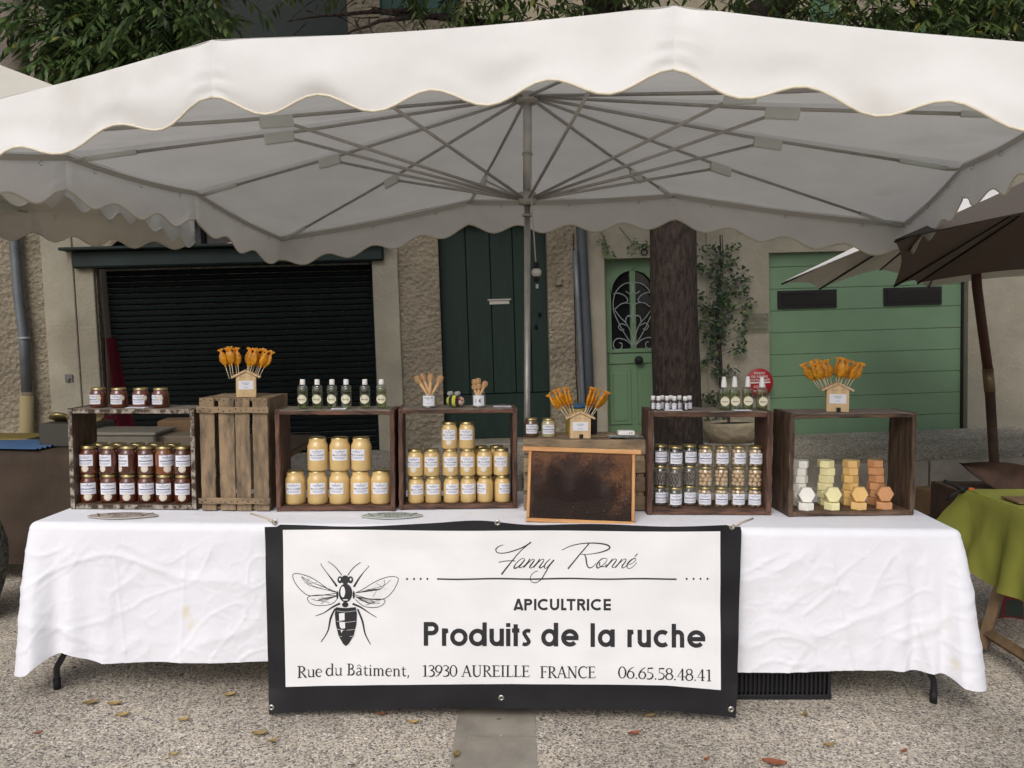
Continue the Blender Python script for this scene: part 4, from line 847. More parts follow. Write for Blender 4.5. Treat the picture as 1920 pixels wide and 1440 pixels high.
# geometric bold capitals and lower case
def G(ch, x0, x1, yb_, xh, cp, w_):
    h = w_/2; L = lambda *p: ribbon(list(p), (w_,)); xc = (x0+x1)/2; E_ = lambda cx, cy, rx, ry, a, b, n=22: ribbon(ell(cx, cy, rx, ry, a, b, n), (w_,))
    rx = (x1-x0-w_)/2; ry = (xh-w_)/2; cy = yb_-xh/2
    if ch == 'o': E_(xc, cy, rx, ry, 0, 360, 30)
    elif ch == 'c': E_(xc+rx*.25, cy, rx*1.25, ry, 48, 312)
    elif ch == 'C': E_(xc+rx*.3, yb_-cp/2, rx*1.3, (cp-w_)/2, 50, 310)
    elif ch == 'e': E_(xc, cy, rx, ry, 0, 318, 28); L((x0+h, cy+.3), (x1-.5, cy+.3))
    elif ch in 'da': E_(xc-h*.2, cy, rx-h*.1, ry, 0, 360, 30); L((x1-h, yb_), (x1-h, yb_-(cp if ch == 'd' else xh)))
    elif ch in 'lI': L((xc, yb_), (xc, yb_-cp))
    elif ch == 'i': L((xc, yb_), (xc, yb_-xh)); L((xc, yb_-cp+1), (xc, yb_-cp+8.5))
    elif ch == 'h': L((x0+h, yb_), (x0+h, yb_-cp)); rr = (x1-x0-w_)/2; E_(x0+h+rr, yb_-xh+h+rr, rr, rr, 0, 180, 14); L((x1-h, yb_), (x1-h, yb_-xh+h+rr))
    elif ch in 'uU': 
        H = xh if ch == 'u' else cp; rr = (x1-x0-w_)/2; L((x0+h, yb_-H), (x0+h, yb_-h-rr)); E_(x0+h+rr, yb_-h-rr, rr, rr, 180, 360, 14); L((x1-h, yb_-(0 if ch == 'u' else h+rr)), (x1-h, yb_-H))
    elif ch == 'r': L((x0+h, yb_), (x0+h, yb_-xh)); E_(x1-1, yb_-xh+h+6, (x1-x0)-h-2, 6, 95, 165, 8)
    elif ch == 't': L((xc, yb_), (xc, yb_-cp*.93)); L((x0, yb_-xh+w_*.42), (x1, yb_-xh+w_*.42)) 
    elif ch == 's':
        P = [(x1-.5, yb_-xh+h+.5), (xc+1, yb_-xh+h*.9), (x0+h*.8, yb_-xh*.76), (xc, yb_-xh*.5), (x1-h*.8, yb_-xh*.26), (xc-1, yb_-h*.9), (x0+.5, yb_-h-.8)]; ribbon(cr_(P, 5), (w_*.85,))
    elif ch in 'PR':
        L((x0+h, yb_), (x0+h, yb_-cp)); bh = cp*.56; r2_ = (bh-w_)/2; xa = x1-h-r2_; L((x0+h, yb_-cp+h), (xa, yb_-cp+h)); L((x0+h, yb_-cp+bh-h), (xa, yb_-cp+bh-h)); E_(xa, yb_-cp+bh/2, r2_, r2_, -92, 92, 14)
        if ch == 'R': L((xa-1, yb_-cp+bh-h), (x1-h*.4, yb_))
    elif ch == 'A': L((x0+h*.8, yb_), (xc, yb_-cp)); L((x1-h*.8, yb_), (xc, yb_-cp)); L((x0+h+2, yb_-cp*.2), (x1-h-2, yb_-cp*.2)); 
    elif ch == 'L': L((x0+h, yb_), (x0+h, yb_-cp)); L((x0+h, yb_-h), (x1, yb_-h))
    elif ch == 'T': L((xc, yb_), (xc, yb_-cp)); L((x0, yb_-cp+h), (x1, yb_-cp+h))
    elif ch == 'E': L((x0+h, yb_), (x0+h, yb_-cp)); [L((x0+h, y), (x1, y)) for y in (yb_-h, yb_-cp+h, yb_-cp*.48)]
for ch, xa, xb in (('P',795,823),('r',829,842.5),('o',844.5,877.5),('d',880,913),('u',918,945),('i',949,957),('t',960,974),('s',979.5,995),('d',1015,1046.5),('e',1052,1085),('l',1107,1115.3),('a',1121,1152.5),('r',1176,1189),('u',1195,1220),('c',1225,1253),('h',1259,1282.5),('e',1288,1322)):
    yb_ = lerp(1210, 1214, (xa-795)/500); G(ch, xa, xb, yb_, 33, 44.5, 8.2)
for ch, xa, xb in (('A',963,981.5),('P',983,998),('I',1001.3,1005.9),('C',1008,1027.5),('U',1031,1048.5),('L',1052,1062),('T',1062.5,1079),('R',1082,1097),('I',1100,1104.6),('C',1107.5,1127),('E',1131.5,1145)): G(ch, xa, xb, 1144, 21.5, 21.5, 4.5)
# thin serif face: unit cap height, strokes as (points, width)
tk, th = .115, .055
def A3(cx, cy, rx, ry, a, b, n=14): return [(cx+rx*math.cos(R(lerp(a, b, k/n))), cy+ry*math.sin(R(lerp(a, b, k/n)))) for k in range(n+1)]
def sf(x, y, w_=.14): return ([(x-w_, y), (x+w_, y)], (.045,))
X = .66
GL = {
 'I': (.36, [([(.18,0),(.18,1)], (tk,)), sf(.18,.02), sf(.18,.98)]), '1': (.42, [([(.24,0),(.24,1)], (tk,)), sf(.24,.02), ([(.08,.9),(.24,.98)], (.05,))]),
 'L': (.56, [([(.17,0),(.17,1)], (tk,)), sf(.17,.98), ([(.03,.025),(.52,.025),(.54,.17)], (.05,))]),
 'E': (.60, [([(.17,0),(.17,1)], (tk,)), ([(.03,.025),(.54,.025),(.57,.17)], (.05,)), ([(.03,.975),(.52,.975),(.53,.85)], (.05,)), ([(.17,.52),(.45,.52)], (.05,)), ([(.45,.44),(.45,.6)], (.045,))]),
 'F': (.55, [([(.17,0),(.17,1)], (tk,)), sf(.17,.02), ([(.03,.975),(.52,.975),(.53,.85)], (.05,)), ([(.17,.52),(.43,.52)], (.05,)), ([(.43,.44),(.43,.6)], (.045,))]),
 'R': (.66, [([(.17,0),(.17,1)], (tk,)), sf(.17,.02), ([(.03,.975),(.28,.975)]+A3(.28,.74,.22,.235,90,-90)+[(.17,.505)], (.05,.05,.11,.12,.06,.05)), ([(.3,.5),(.6,.03)], (.07,.12)), sf(.62,.02,.07)]),
 'B': (.60, [([(.17,0),(.17,1)], (tk,)), ([(.03,.975),(.25,.975)]+A3(.25,.755,.19,.22,90,-90)+[(.17,.535)], (.05,.05,.1,.11,.05)), ([(.17,.53),(.27,.53)]+A3(.27,.278,.24,.252,90,-90)+[(.03,.025)], (.05,.05,.1,.12,.05))]),
 'A': (.74, [([(.10,0),(.38,1)], (.055,)), ([(.38,1),(.64,0)], (tk,)), ([(.2,.36),(.55,.36)], (.05,)), sf(.10,.02,.1), sf(.65,.02,.12)]),
 'U': (.74, [([(.15,.98),(.15,.35)]+A3(.37,.3,.22,.285,180,360)+[(.59,.98)], (tk,tk,.1,.06,.055,.055)), sf(.15,.98), sf(.59,.98,.11)]),
 'N': (.80, [([(.15,0),(.15,1)], (.055,)), ([(.13,1),(.64,0)], (tk,)), ([(.64,0),(.64,1)], (.055,)), sf(.15,.02,.12), sf(.64,.98,.12), ([(.02,.98),(.16,.98)], (.045,))]),
 'C': (.68, [(A3(.40,.5,.34,.485,48,312,24), (.05,.09,.125,.09,.05)), ([(.63,.98),(.63,.78)], (.045,))]),
 '0': (.52, [(A3(.26,.5,.21,.485,90,450,26), (.05,tk,.05,tk,.05))]), '6': (.50, [(A3(.26,.31,.20,.30,90,450,22), (.05,tk,.05,tk,.05)), ([(.46,.99),(.3,.88),(.14,.65),(.065,.38)], (.04,.06,.09,.11))]),
 '9': (.50, [(A3(.25,.68,.20,.30,90,450,22), (.05,tk,.05,tk,.05)), ([(.04,0),(.2,.11),(.37,.36),(.445,.62)], (.04,.06,.09,.11))]),
 '3': (.46, [([(.05,.86),(.12,.96),(.25,.98),(.37,.88),(.38,.74),(.3,.62),(.16,.54)], (.05,.06,.11,.05)), ([(.16,.54),(.34,.48),(.42,.32),(.38,.12),(.24,.02),(.1,.02),(.03,.08)], (.05,.1,.12,.06,.06))]),
 '5': (.48, [([(.12,.95),(.42,.95)], (.09,)), ([(.12,.97),(.11,.58),(.28,.56),(.4,.44),(.42,.26),(.34,.08),(.18,.01),(.04,.04)], (.05,.05,.06,.12,.1,.06))]),
 '8': (.50, [(A3(.25,.76,.165,.225,90,450,20), (.05,.1,.06,.1,.05)), (A3(.25,.275,.205,.265,90,450,22), (.07,.11,.05,.11,.07))]),
 '4': (.52, [([(.35,0),(.35,1)], (tk,)), ([(.35,.98),(.04,.30),(.5,.30)], (.055,)), sf(.35,.02,.1)]),
 '.': (.22, [(A3(.11,.05,.028,.028,0,360,8), (.06,))]), ',': (.22, [([(.09,.08),(.13,.05),(.12,-.06),(.05,-.17)], (.12,.1,.06,.03))]), ' ': (.26, []),
 'u': (.56, [([(.03,X-.02),(.13,X-.02),(.13,.2)]+A3(.27,.16,.14,.14,190,300)+[(.43,.14)], (.05,.1,.1,.06,.05)), ([(.34,X-.02),(.44,X-.02),(.44,.02),(.55,.03)], (.05,.1,.1,.05))]),
 'e': (.48, [([(.07,.38),(.41,.38)], (.045,)), (A3(.25,.33,.19,.325,10,315,20), (.06,.05,.09,tk,.08,.05))]),
 'd': (.54, [(A3(.24,.33,.19,.32,60,330,18), (.05,.09,tk,.08,.05)), ([(.33,1.04),(.43,1.06),(.43,.02),(.54,.03)], (.05,.1,.1,.05)), ([(.34,.6),(.43,.56)], (.05,)), ([(.38,.12),(.43,.18)], (.05,))]),
 'a': (.48, [([(.08,.55),(.16,.64),(.28,.64),(.35,.55),(.35,.06),(.46,.04)], (.05,.05,.08,.1,.1,.05)), ([(.35,.38),(.16,.32),(.07,.2),(.1,.06),(.2,.02),(.35,.13)], (.045,.08,.1,.08,.05))]),
 't': (.36, [([(.15,.84),(.15,.15),(.22,.03),(.34,.06)], (.06,.1,.1,.05)), ([(.03,X-.03),(.33,X-.03)], (.05,))]), 'i': (.28, [([(.04,X-.02),(.14,X-.02),(.14,0)], (.05,.1,.1)), sf(.14,.02,.1), (A3(.14,.87,.028,.028,0,360,8), (.06,))]),
 'm': (.82, [([(.03,X-.02),(.13,X-.02),(.13,0)], (.05,.1,.1)), ([(.13,.52),(.24,.63),(.34,.62),(.39,.5),(.39,0)], (.05,.06,.1,.1)), ([(.39,.52),(.5,.63),(.6,.62),(.66,.5),(.66,0)], (.05,.06,.1,.1)), sf(.13,.02,.09), sf(.39,.02,.08), sf(.66,.02,.1)]),
 'n': (.56, [([(.03,X-.02),(.13,X-.02),(.13,0)], (.05,.1,.1)), ([(.13,.52),(.25,.63),(.36,.62),(.42,.5),(.42,0)], (.05,.06,.1,.1)), sf(.13,.02,.09), sf(.42,.02,.1)])}
GL['â'] = (GL['a'][0], GL['a'][1]+[([(.1,.78),(.23,.93),(.36,.78)], (.05,))])
def serif(s, xa, xb, ya, yb_, cap):
    tot = sum(GL[c][0] for c in s); k = (xb-xa)/tot; x = xa
    for c in s:
        ad, st_ = GL[c]; y0 = lerp(ya, yb_, (x-xa)/(xb-xa))
        for P, w_ in st_: ribbon([(x+a_*k, y0-b_*cap) for a_, b_ in P], [q*cap*1.28 for q in w_])
        x += ad*k
for a_ in (('Rue', 558, 605, 1270, 1267.5, 22), ('du', 611, 643, 1266.5, 1265.5, 21.5), ('Bâtiment,', 650, 769, 1265.5, 1267.5, 21.5), ('13930', 791, 858, 1267.8, 1267.8, 21.5), ('AUREILLE', 865, 993.5, 1268, 1269, 21.5), ('FRANCE', 1012, 1117, 1270.3, 1270.8, 21.8), ('06.65.58.48.41', 1158.5, 1334, 1271, 1276.5, 21.8)): serif(*a_)
ink.build('lettering', [M_ink], ban)
# bee engraving
WK[0] = 1.15
ink = MB(); Bx = lambda P: [(530+a_/6, 1000+b_/6) for a_, b_ in P]; r_ = random.Random(4)
for P, w_ in (([(670,470),(600,380),(515,312)], (1.4, 1)), ([(735,470),(800,385),(880,325)], (1.4, 1)), ([(615,595),(560,520),(500,440),(435,350)], (3.6, 2.6, 1.2, .9)), ([(805,600),(860,510),(920,430),(975,370)], (3.6, 2.6, 1.2, .9)),
              ([(650,785),(560,830),(470,890),(375,925)], (3.6, 2.6, 1.5, 1)), ([(790,790),(880,830),(970,890),(1060,945)], (3.6, 2.6, 1.5, 1)), ([(598,840),(545,950),(510,1100),(435,1220)], (2.6, 3.2, 1.8, 1.2)), ([(845,850),(900,990),(930,1130),(990,1250)], (2.6, 3.2, 2.2, 1.1)), ([(975,370),(960,355)], (.8,)), ([(435,350),(440,335)], (.8,))): ribbon(Bx(cr_(P, 5)), w_)
poly(Bx(ell(708, 520, 46, 50)), 10); [poly(Bx(ell(x, 520, 30, 40)), 11) for x in (650, 768)]; [poly(Bx(ell(x, 515, 9, 16)), 13, 1) for x in (648, 770)]
poly(Bx(ell(712, 668, 76, 105)), 12); poly(Bx(ell(682, 655, 26, 62)), 14, 1); poly(Bx(ell(712, 745, 30, 7)), 14, 1); ribbon(Bx([(712, 570), (712, 740)]), (.7,), 15); poly(Bx(ell(708, 800, 36, 30)), 9)
poly(Bx([(605,828),(712,838),(825,828),(838,900),(832,1020),(800,1150),(745,1240),(712,1268),(680,1240),(630,1150),(600,1020),(592,900)]), 12)
poly(Bx([(638,898),(700,892),(700,975),(640,982)]), 14, 1); poly(Bx([(640,1000),(704,996),(704,1066),(650,1072)]), 14, 1); poly(Bx([(654,1088),(706,1084),(704,1140),(672,1146)]), 14, 1); poly(Bx([(672,1160),(700,1156),(698,1186),(684,1184)]), 14, 1)
[ribbon(Bx(cr_([(612, y), (712, y+14), (826, y)], 4)), (.5,), 15, 1) for y in (868, 985, 1075, 1150)]
wings = [[(620,660),(540,640),(400,540),(290,480),(170,450),(118,470),(150,560),(230,650),(330,700),(620,670)], [(620,700),(450,690),(330,700),(285,730),(330,790),(430,810),(560,790),(630,720)],
         [(820,670),(900,630),(1050,540),(1180,490),(1270,485),(1305,520),(1250,640),(1150,730),(1000,740),(820,690)], [(820,710),(980,735),(1140,740),(1140,790),(1060,830),(920,820),(820,740)]]
for W_ in wings:
    ribbon(Bx(cr_(W_, 5)), (1.1,)); cx, cy = sum(p[0] for p in W_)/len(W_), sum(p[1] for p in W_)/len(W_)
    for k in range(6):
        a_, b_ = W_[r_.randrange(len(W_))], W_[r_.randrange(len(W_))]; q = (cx+r_.uniform(-60, 60), cy+r_.uniform(-25, 25)); ribbon(Bx(cr_([W_[0], q, (lerp(a_[0], cx, .25), lerp(a_[1], cy, .25))], 5)), (.55,))
    for k in range(90):
        a_, b_ = W_[r_.randrange(len(W_))], W_[r_.randrange(len(W_))]; s = r_.random(); p = (lerp(lerp(a_[0], b_[0], s), cx, r_.uniform(.1, .8)), lerp(lerp(a_[1], b_[1], s), cy, r_.uniform(.1, .8)))
        poly(Bx(ell(p[0], p[1], 2.2, 2.2, n=4)), 3)
for s in (-1, 1): poly(Bx(ell(712+s*92, 690, 12, 45)), 8); 
ink.build('bee_drawing', [M_ink, M_white_vinyl], ban)
for u, v in ((516, 979), (933, 980), (1372, 988), (512, 1324), (940, 1308), (1369, 1328)):
    p = bp(u, v, .002)-bo; m = MB(); m.lathe([(.0045, -.002), (.0045, .001), (.0085, .002), (.0125, .0005), (.0125, -.002)], 16, M=T(p) @ RX(math.pi/2)); m.build('grommet', M_steel, ban)
    m = MB(); m.lathe([(0, .0), (.0045, 0)], 12, M=T(p) @ RX(math.pi/2)); m.build('eyelet_hole', M_rubber, ban)
M_cord = mat('tie_cord', (.55, .48, .38), .8)
for P, s in (([(516, 979), (500, 972), (470, 963)], 'left'), ([(1372, 988), (1390, 980), (1412, 972)], 'right')):
    pts = [bp(*P[0], .008)]+[unz(u, v, TZ+.004) for u, v in P[1:]]; o_ = pts[0]; m = MB(); m.tube([p-o_ for p in pts], .004, 6)
    tag(m.build('tie_cord', M_cord, None, T(o_)), f'pale cord tying the {s} upper corner of the banner back onto the table', 'cord', 'banner cords')

# ================================================================== CRATES
def rough_board(sx, sy, sz, seed, j=.0016, top2=False):
    "plank with worn, uneven edges; longest axis subdivided"
    r_ = random.Random(seed); ax = max(range(3), key=lambda k: (sx, sy, sz)[k]); d = (sx, sy, sz); n = max(6, int(d[ax]/.03)); o1, o2 = [k for k in range(3) if k != ax]
    m = MB(); ring = []; b = .0025
    for i in range(n+1):
        t = (i/n-.5)*d[ax]; h1, h2 = d[o1]/2, d[o2]/2; row = []
        for (a_, c) in ((-1, -1), (-1, 1), (1, 1), (1, -1)):
            for q in (0, 1):
                p = [0, 0, 0]; p[ax] = t; first = (q == 0) ^ ((a_*c) > 0)
                p[o1] = a_*(h1-(b if first else 0)+r_.uniform(-j, j)); p[o2] = c*(h2-(0 if first else b)+r_.uniform(-j, j)); row.append(Vector(p))
        # order around section
        row = sorted(row, key=lambda p: math.atan2(p[o2], p[o1])); ring.append(row)
    V = [p for row in ring for p in row]; F = []
    for i in range(n):
        for k in range(8): l = (k+1) % 8; F.append((i*8+k, i*8+l, (i+1)*8+l, (i+1)*8+k))
    F.append(list(range(8))); F.append([n*8+k for k in range(7, -1, -1)]); m.add(V, F, 0, False)
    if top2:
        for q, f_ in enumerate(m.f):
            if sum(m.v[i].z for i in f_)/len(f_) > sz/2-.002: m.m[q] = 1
    return m
def front_line(c0, c1):
    a_, b_ = unz(*c0, TZ), unz(*c1, TZ); return a_, b_
CR = {}
def open_crate(key, c0, c1, vt, label, mh, mv, mtop=None, depth=.20, th_=.022, seed=1, medge=None):
    a_, b_ = front_line(c0, c1); W_ = (b_-a_).length; ang = math.atan2(b_.y-a_.y, b_.x-a_.x); Mx = T(a_.x, a_.y, TZ+.002) @ RZ(ang); H = un(c0[0], vt, a_.y).z-TZ-.002
    t = thing('wooden_crate', label, 'crate', Mx, 'open wooden crates used as shelves'); ins = .0
    for nm, d, p, mm in (('side_board', (th_, depth, H), (th_/2, depth/2, H/2), mv), ('side_board', (th_, depth, H-.004), (W_-th_/2, depth/2, H/2), mv), ('top_board', (W_-2*th_-.001, depth-.004, th_), (W_/2, depth/2, H-th_/2-.001), mtop or mh), ('bottom_board', (W_-2*th_-.001, depth-.004, th_), (W_/2, depth/2, th_/2+.001), mh)):
        seed += 1; tp_ = nm == 'top_board'; bo_ = rough_board(*d, seed, top2=tp_).build(nm, [mm, M_wood_top] if tp_ else mm, t, T(*p))
        if medge:     # peeling paint on the board's front edge
            q = list(d); q[1] = .002; q[0] -= .003; q[2] -= .003; e = MB(); e.box((0, -d[1]/2-.0012, 0), q); e.build('painted_edge', medge, bo_)
    m = MB(); r_ = random.Random(seed)
    for x in (th_/2, W_-th_/2):
        for z in (H*.03, H*.97): m.lathe([(0, 0), (.003, 0), (.003, .001), (0, .0015)], 8, M=T(x, -.0005, z) @ RX(math.pi/2))
    m.build('nail', M_rubber, t)
    CR[key] = dict(M=Mx, W=W_, H=H, a=a_, b=b_, ang=ang, zt=TZ+.002+H, th=th_, zb=TZ+.002+th_+.001, t=t); return t
open_crate('c1', (133, 955), (369, 957), 766, 'weathered crate with peeling whitish edges holding dark honey jars', M_wood_brown, M_wood_brownv, None, .20, .021, 10, M_wood_pale)
open_crate('c3', (518, 960), (741, 959), 769, 'reddish brown crate holding eight big creamy honey jars', M_wood_dark, M_wood_darkv, None, .20, .020, 20)
open_crate('c4', (748, 957), (970, 954), 767, 'dark brown crate left of the pole holding medium creamy honey jars', M_wood_dark, M_wood_darkv, None, .20, .020, 30)
open_crate('c6', (1213, 966), (1446, 967), 771, 'dark brown crate holding three rows of small glass jars', M_wood_dark, M_wood_darkv, None, .20, .024, 40)
open_crate('c7', (1478, 970), (1714, 967), 775, 'brown crate at the right end holding hexagonal soaps', M_wood_brown, M_wood_brownv, None, .20, .020, 50)
def at_crate(k, u, off):  # world x,y of a spot seen at column u, off metres behind the crate's front
    c = CR[k]; d = (c['b']-c['a']).normalized(); nrm = Vector((-d.y, d.x, 0)); p = c['a']+nrm*off; r0 = ray(u, 800); r0 = Vector((r0.x, r0.y, 0)); # intersect in plan
    det = r0.x*(-d.y)+d.x*r0.y; s = (p.x*(-d.y)+d.x*p.y)/det; q = r0*s; return q.x, q.y
# slatted crate on end
a_, b_ = front_line((376, 960), (504, 960)); W2 = .302; ang2 = -.035; M2 = T(a_.x, a_.y, TZ+.002) @ RZ(ang2); H2 = .505; D2 = .31
t = thing('slatted_crate', 'upright slatted crate of pale weathered wood left of the middle', 'crate', M2)
for k, (u0, u1, dz) in enumerate(((60, 172, .0), (204, 322, .004), (330, 440, -.003), (462, 577, .002))):
    x0, x1 = (u0-60)/517*W2, (u1-60)/517*W2; rough_board(x1-x0, .008, H2-.006, 60+k, .0012).build('slat', M_slat, t, T((x0+x1)/2, .018, H2/2+dz*.3))
for k, z in enumerate((H2-.055, .047)): rough_board(W2+.016, .012, .026, 66+k).build('batten', M_slath, t, T(W2/2, .0065, z))
for sx_, x in ((0, .005), (1, W2-.005)):
    for k in range(3): rough_board(.008, .09, H2-.01, 70+k+sx_*5).build('side_slat', M_slat, t, T(x, .072+k*.098, H2/2))
for z, s in ((H2-.012, 0), (.012, 9)):
    for k in range(3): rough_board(W2-.022, .085, .014, 80+k+s).build('end_slat', M_slath, t, T(W2/2, .072+k*.098, z))
for x in (.017, W2-.017):
    for z in (.12, H2-.12): rough_board(.02, .28, .02, 90).build('corner_post', M_slath, t, T(x, .17, z))
m = MB(); r_ = random.Random(8)
for z in (H2-.055, .047, H2-.012):
    for u0 in (75, 100, 150, 215, 250, 300, 345, 385, 425, 480, 520, 560): m.lathe([(0, 0), (.0028, 0), (.0028, .001), (0, .0014)], 6, M=T((u0-60)/517*W2, .0 if z < H2-.02 else .0135, z+r_.uniform(-.006, .006)) @ RX(math.pi/2))
m.build('nail', M_rubber, t)
c2top = TZ+.002+H2-.004
# slatted crate on its side behind the hive frame
a_ = unz(982, 958, TZ); ang5 = -.03; W5 = .535; H5 = .318; D5 = .30; M5 = T(a_.x, a_.y, TZ+.002) @ RZ(ang5)
t = thing('slatted_crate', 'low slatted crate on its side behind the hive frame', 'crate', M5)
for k in range(4): rough_board(W5, .008, .062, 100+k).build('front_slat', M_slath, t, T(W5/2, .006, .036+k*.083))
for x in (.02, W5-.02): rough_board(.035, .018, H5-.01, 110).build('corner_post', M_slat, t, T(x, .022, H5/2))
for k in range(3): rough_board(W5, .09, .010, 115+k).build('top_slat', M_slath, t, T(W5/2, .05+k*.098, H5-.005))
for x in (.004, W5-.004):
    for k in range(3): rough_board(.008, .25, .07, 120+k).build('side_slat', M_slath, t, T(x, .16, .045+k*.1))
c5top = TZ+.002+H5

# hive frame leaning on that crate
bl, br = unz(987, 979, TZ), unz(1189, 981, TZ); bl.z = br.z = TZ+.002
tl, tr = un(995, 836, bl.y+.085), un(1187, 840, br.y+.085)
ex = (br-bl).normalized(); ez = ((tl+tr)/2-(bl+br)/2); Hf = ez.length; ez = ez.normalized(); ex = (ex-ez*ex.dot(ez)).normalized(); ey = ez.cross(ex).normalized()
Wf = (br-bl).length
Mf = Matrix(((ex.x, ey.x, ez.x, bl.x), (ex.y, ey.y, ez.y, bl.y), (ex.z, ey.z, ez.z, bl.z), (0, 0, 0, 1)))
t = thing('hive_frame', 'wooden hive frame full of dark brown honeycomb leaning against the low crate', 'hive frame', Mf)
rough_board(Wf+.05, .026, .020, 130, .0008).build('top_bar', M_orange_pine, t, T(Wf/2, 0, Hf-.01))
rough_board(Wf+.004, .022, .016, 131, .0006).build('bottom_bar', M_orange_pine, t, T(Wf/2, 0, .008))
for x in (.006, Wf-.006): rough_board(.013, .03, Hf-.04, 132, .0006).build('side_bar', mat('waxed_pine_upright', (.56, .30, .115), .5, var=.2, vscale=5, stretch=(6, 6, 1), c2=(.42, .19, .06)), t, T(x, -.001, Hf/2-.002))
# comb: relief of hexagonal cells, capped honey above, empty dark cells below
M_comb = mat('old_comb', (.055, .020, .010), .55, c2=(.016, .008, .007), vscale=9, lo=.4, hi=.65, spec=.25, bump=.8, bscale=70, bdist=.004)
nod = M_comb.node_tree; N = nod.nodes; L = nod.links; pr = N['Principled BSDF']
tcn = N.new('ShaderNodeTexCoord'); sx_ = N.new('ShaderNodeSeparateXYZ'); L.new(tcn.outputs['Object'], sx_.inputs[0])
nzz = N.new('ShaderNodeTexNoise'); nzz.inputs['Scale'].default_value = 9; nzz.inputs['Detail'].default_value = 6; L.new(tcn.outputs['Object'], nzz.inputs['Vector'])
# distance to the brood patch: ellipse low and left of centre
def mth(op, a_, b_=None):
    n = N.new('ShaderNodeMath'); n.operation = op
    for i, q in enumerate((a_, b_)):
        if q is None: continue
        if isinstance(q, (int, float)): n.inputs[i].default_value = q
        else: L.new(q, n.inputs[i])
    return n.outputs[0]
ddx = mth('DIVIDE', mth('SUBTRACT', sx_.outputs[0], Wf*.43), Wf*.42); ddz = mth('DIVIDE', mth('SUBTRACT', sx_.outputs[2], Hf*.18), Hf*.58)
dd = mth('ADD', mth('MULTIPLY', mth('MULTIPLY', ddx, ddx), .42), mth('MULTIPLY', sx_.outputs[2], .85/Hf)); nz2 = N.new('ShaderNodeTexNoise'); nz2.inputs['Scale'].default_value = 75; nz2.inputs['Detail'].default_value = 4; L.new(tcn.outputs['Object'], nz2.inputs['Vector'])
dd = mth('ADD', dd, mth('MULTIPLY', mth('SUBTRACT', nzz.outputs[0], .5), 2.6)); dd = mth('ADD', dd, mth('MULTIPLY', mth('SUBTRACT', nz2.outputs[0], .5), 1.1))
crn = N.new('ShaderNodeValToRGB'); e = crn.color_ramp.elements; e[0].position = .3; e[0].color = (.026, .0135, .0105, 1); e[1].position = .95; e[1].color = (.135, .060, .026, 1); q = e.new(.60); q.color = (.042, .018, .0105, 1)
L.new(mth('MULTIPLY', dd, .72), crn.inputs[0]); L.new(crn.outputs[0], pr.inputs['Base Color'])
cb = MB(); cw = .0066; chh = cw*.866; nx_, nz_ = int((Wf-.03)/cw), int((Hf-.045)/chh)
def comb_y(x, z):
    d_ = .3*((x-Wf*.43)/(Wf*.42))**2+1.5*z/Hf+.5*noise.noise(Vector((x*14, z*14, 5))); capped = 1/(1+math.exp(-(d_-.95)*9)); return -.010-.004*noise.noise(Vector((x*9, z*9, 2)))-.004*capped, capped
V = []; F = []; FM_ = []
for j in range(nz_):
    for i in range(nx_):
        x = .015+(i+.5+.5*(j % 2))*cw; z = .018+(j+.5)*chh
        if x > Wf-.014 or (x < .026+.012*noise.noise(Vector((z*25, 1, 0))) and z < Hf*.6): continue
        y, cp = comb_y(x, z); dp = .004*(1-cp)-.0006*cp; o_ = len(V)
        for k in range(6):
            a2 = math.pi/6+math.pi/3*k; V.append((x+math.cos(a2)*cw*.577, y, z+math.sin(a2)*cw*.577))
        for k in range(6):
            a2 = math.pi/6+math.pi/3*k; V.append((x+math.cos(a2)*cw*.47, y+dp, z+math.sin(a2)*cw*.47))
        for k in range(6): l = (k+1) % 6; F.append((o_+k, o_+l, o_+6+l, o_+6+k)); FM_.append(1 if cp < .45 and z < Hf*(.30+.10*noise.noise(Vector((x*8, 3, 1)))) and rnd.random() < .8 else 0)
        F.append([o_+6+k for k in range(6)]); FM_.append(0)
cb.add(V, F); cb.m = FM_[:]; cb.box((Wf/2, .006, Hf/2), (Wf-.02, .02, Hf-.03)); o = cb.build('honeycomb', [M_comb, mat('cell_rim', (.105, .082, .062), .6)], t); o['kind'] = 'stuff'
r_ = random.Random(9); m = MB()
for k in range(36):
    x, z = r_.choice((r_.uniform(.03, Wf-.03), r_.uniform(Wf*.72, Wf-.03))), r_.uniform(.04, Hf-.04); m.ball((x, comb_y(x, z)[0]-.0005, z), r_.uniform(.0008, .0020), 6, sc_=(r_.uniform(.5, 1.6), .5, r_.uniform(.6, 2.6)))
o = m.build('wax_specks', mat('pale_wax', (.26, .15, .075), .5), t); o['kind'] = 'stuff'



